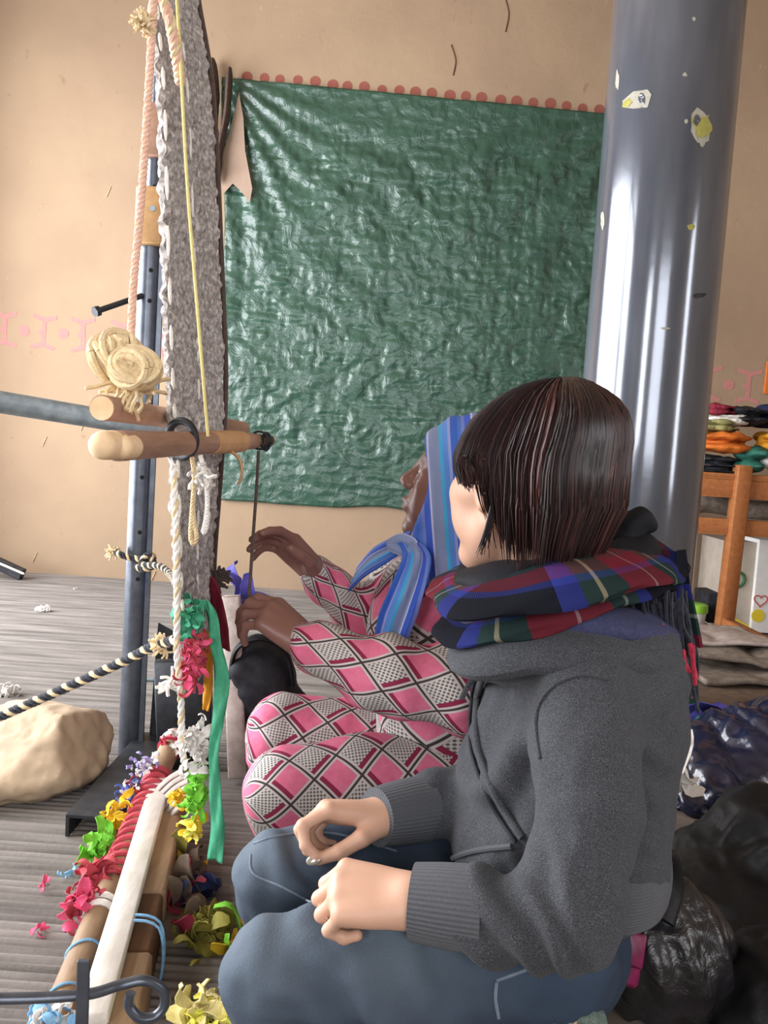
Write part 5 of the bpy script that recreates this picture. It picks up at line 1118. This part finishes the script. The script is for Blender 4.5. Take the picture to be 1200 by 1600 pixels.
def dressB():
    S = SDF((-.15, 1.36, .0), (.52, 2.05, .78), .007)
    S.ell(at(668, 985, 1.60+DB), (.125, .165, .165), k=.03); S.ell(at(690, 1105, 1.60+DB), (.135, .17, .15), k=.05); S.ell(at(712, 1195, 1.60+DB), (.16, .185, .12), k=.05)
    S.cone(NBb+A_(0, 0, -.04), SNb, .06, .062, k=.04); S.cone(NBb+A_(0, 0, -.04), SFb, .06, .062, k=.04)
    ch_ = at(680, 1050, 1.60+DB)
    o = sdf_part('dress', S, MT['dress'], pB, disp=lambda V: wr(V, .006, 11, 3), attrs=cyl_uv(A_(ch_[0], ch_[1], 0), A_(ch_[0]-.05, ch_[1], 1), .105, .085, (1, .6, 0), .2))
    def sleeve(name, P, R, pu, pv, seam, off=0.0):
        P = np.array(P); lo, hi_ = P.min(0)-.11, P.max(0)+.11; S = SDF(lo, hi_, .006); S.chain(P, R, k=.03)
        ax = unit(P[-1]-P[0]); return sdf_part(name, S, MT['dress'], o, disp=lambda V: wr(V, .005, 14, 5)+.003*np.sin((V @ ax)*80+3*vnoise(V, 9, 6)), attrs=cyl_uv(P[-2], P[-1], pu, pv, seam, off))
    sleeve('sleeve', [SNb, ENb, ENb*.5+WNb*.5+A_(0, 0, -.01), WNb+unit(ENb-WNb)*.01], [.064, .068, .066, .050], .10, .085, (0, 1, .2))
    sleeve('sleeve', [SFb, EFb, WFb+unit(EFb-WFb)*.01], [.062, .055, .042], .10, .085, (0, 1, .2))
    # skirt over the knees
    lo = A_(-.38, 1.32, 0.0); hi_ = A_(.46, 2.05, .50); S = SDF(lo, hi_, .007)
    S.chain([HNb, HNb*.4+KNb*.6, KNb], [.105, .10, .090], k=.03); S.chain([KNb+A_(.02, .02, -.05), at(640, 1300, 1.47+DB)], [.085, .085], k=.03)
    S.D[:, :, :] = np.maximum(S.D, .014-S.ax[2][None, None, :].astype(np.float32))
    sdf_part('skirt', S, MT['dress'], o, disp=lambda V: wr(V, .004, 10, 7), attrs=cyl_uv(HNb, KNb, .086, .080, (0, .8, -.6), .3))
    S = SDF(lo, hi_, .008); S.chain([HFb, KFb], [.10, .078], k=.03); S.chain([KFb+A_(0, 0, -.05), at(600, 1220, 1.68+DB)], [.085, .085], k=.03); S.D[:, :, :] = np.maximum(S.D, .014-S.ax[2][None, None, :].astype(np.float32))
    sdf_part('skirt', S, MT['dress'], o, disp=lambda V: wr(V, .009, 13, 9), attrs=cyl_uv(HFb, KFb, .095, .085, (0, .8, -.6)))
    return o
dressB()
def headscarfB():
    S = SDF(HB-A_(.19, .19, .26), HB+A_(.19, .19, .19), .005)
    S.ell(Lb(-.012, 0, .038), (.110, .096, .104), BB, k=.02); S.ell(Lb(-.012, 0, -.045), (.094, .096, .10), BB, k=.04); S.cone(Lb(-.01, 0, -.09), Lb(-.02, 0, -.15), .082, .09, k=.04)
    # opening for the face
    S.ell(Lb(.144, 0, -.042), (.098, .110, .122), BB, k=.010, op='sub')
    S.cone(Lb(.030, -.058, -.128), Lb(.030, .058, -.128), .018, k=.02); S.cone(Lb(.062, 0, -.135), Lb(.030, .058, -.125), .019, k=.015); S.cone(Lb(.062, 0, -.135), Lb(.030, -.058, -.125), .019, k=.015)
    def at_u(V): q = (V-HB) @ BB.T; return {'u': (q[:, 0]*1.0-.35*q[:, 2])*1.0+3, 'v': q[:, 2]}
    def disp(V): q = (V-HB) @ BB.T; return .0026*np.sin((q[:, 0]-.35*q[:, 2])*150+2*vnoise(V, 10, 1))+.002*vnoise(V, 20, 2)
    o = sdf_part('headscarf', S, MT['headscarf'], pB, disp=disp, attrs=at_u)
    def tail(P, wd, wide, seed=0):
        C_ = catmull([np.asarray(p) for p in P], 8); n_ = len(C_); W_ = np.interp(np.linspace(0, 1, n_), np.linspace(0, 1, len(wd)), wd); G = np.zeros((n_, 9, 3)); wv_ = unit(wide)
        for i in range(n_):
            for j in range(9): G[i, j] = C_[i]+wv_*(j-4)/4*W_[i]+A_(0, -1, .2)*.006*math.sin(j*1.6+seed+i*.12)
        part('scarf_end', MB().sheet(G, .004, U=np.ones((n_, 1))*np.linspace(0, .085, 9)[None]+3, W=np.zeros((n_, 9))), MT['headscarf'], o)
    tail([at(640, 848, 1.435+DB), at(650, 870, 1.42+DB), at(640, 910, 1.405+DB), at(622, 960, 1.40+DB), at(606, 1012, 1.405+DB)], [.020, .026, .032, .036, .030], (1, -.3, .1))
    tail([at(636, 846, 1.46+DB), at(605, 862, 1.50+DB), at(575, 880, 1.56+DB), at(552, 905, 1.64+DB)], [.022, .03, .034, .03], (.3, -.2, 1), 2)
    m = MB().tube(catmull([at(612, 850, 1.455+DB), at(628, 842, 1.445+DB), at(645, 850, 1.44+DB), at(640, 862, 1.44+DB), at(622, 858, 1.445+DB)], 6, True), .011, 10, closed=True); m.u = [3+.08*t for t in m.w]; part('scarf_knot', m, MT['headscarf'], o)
headscarfB()
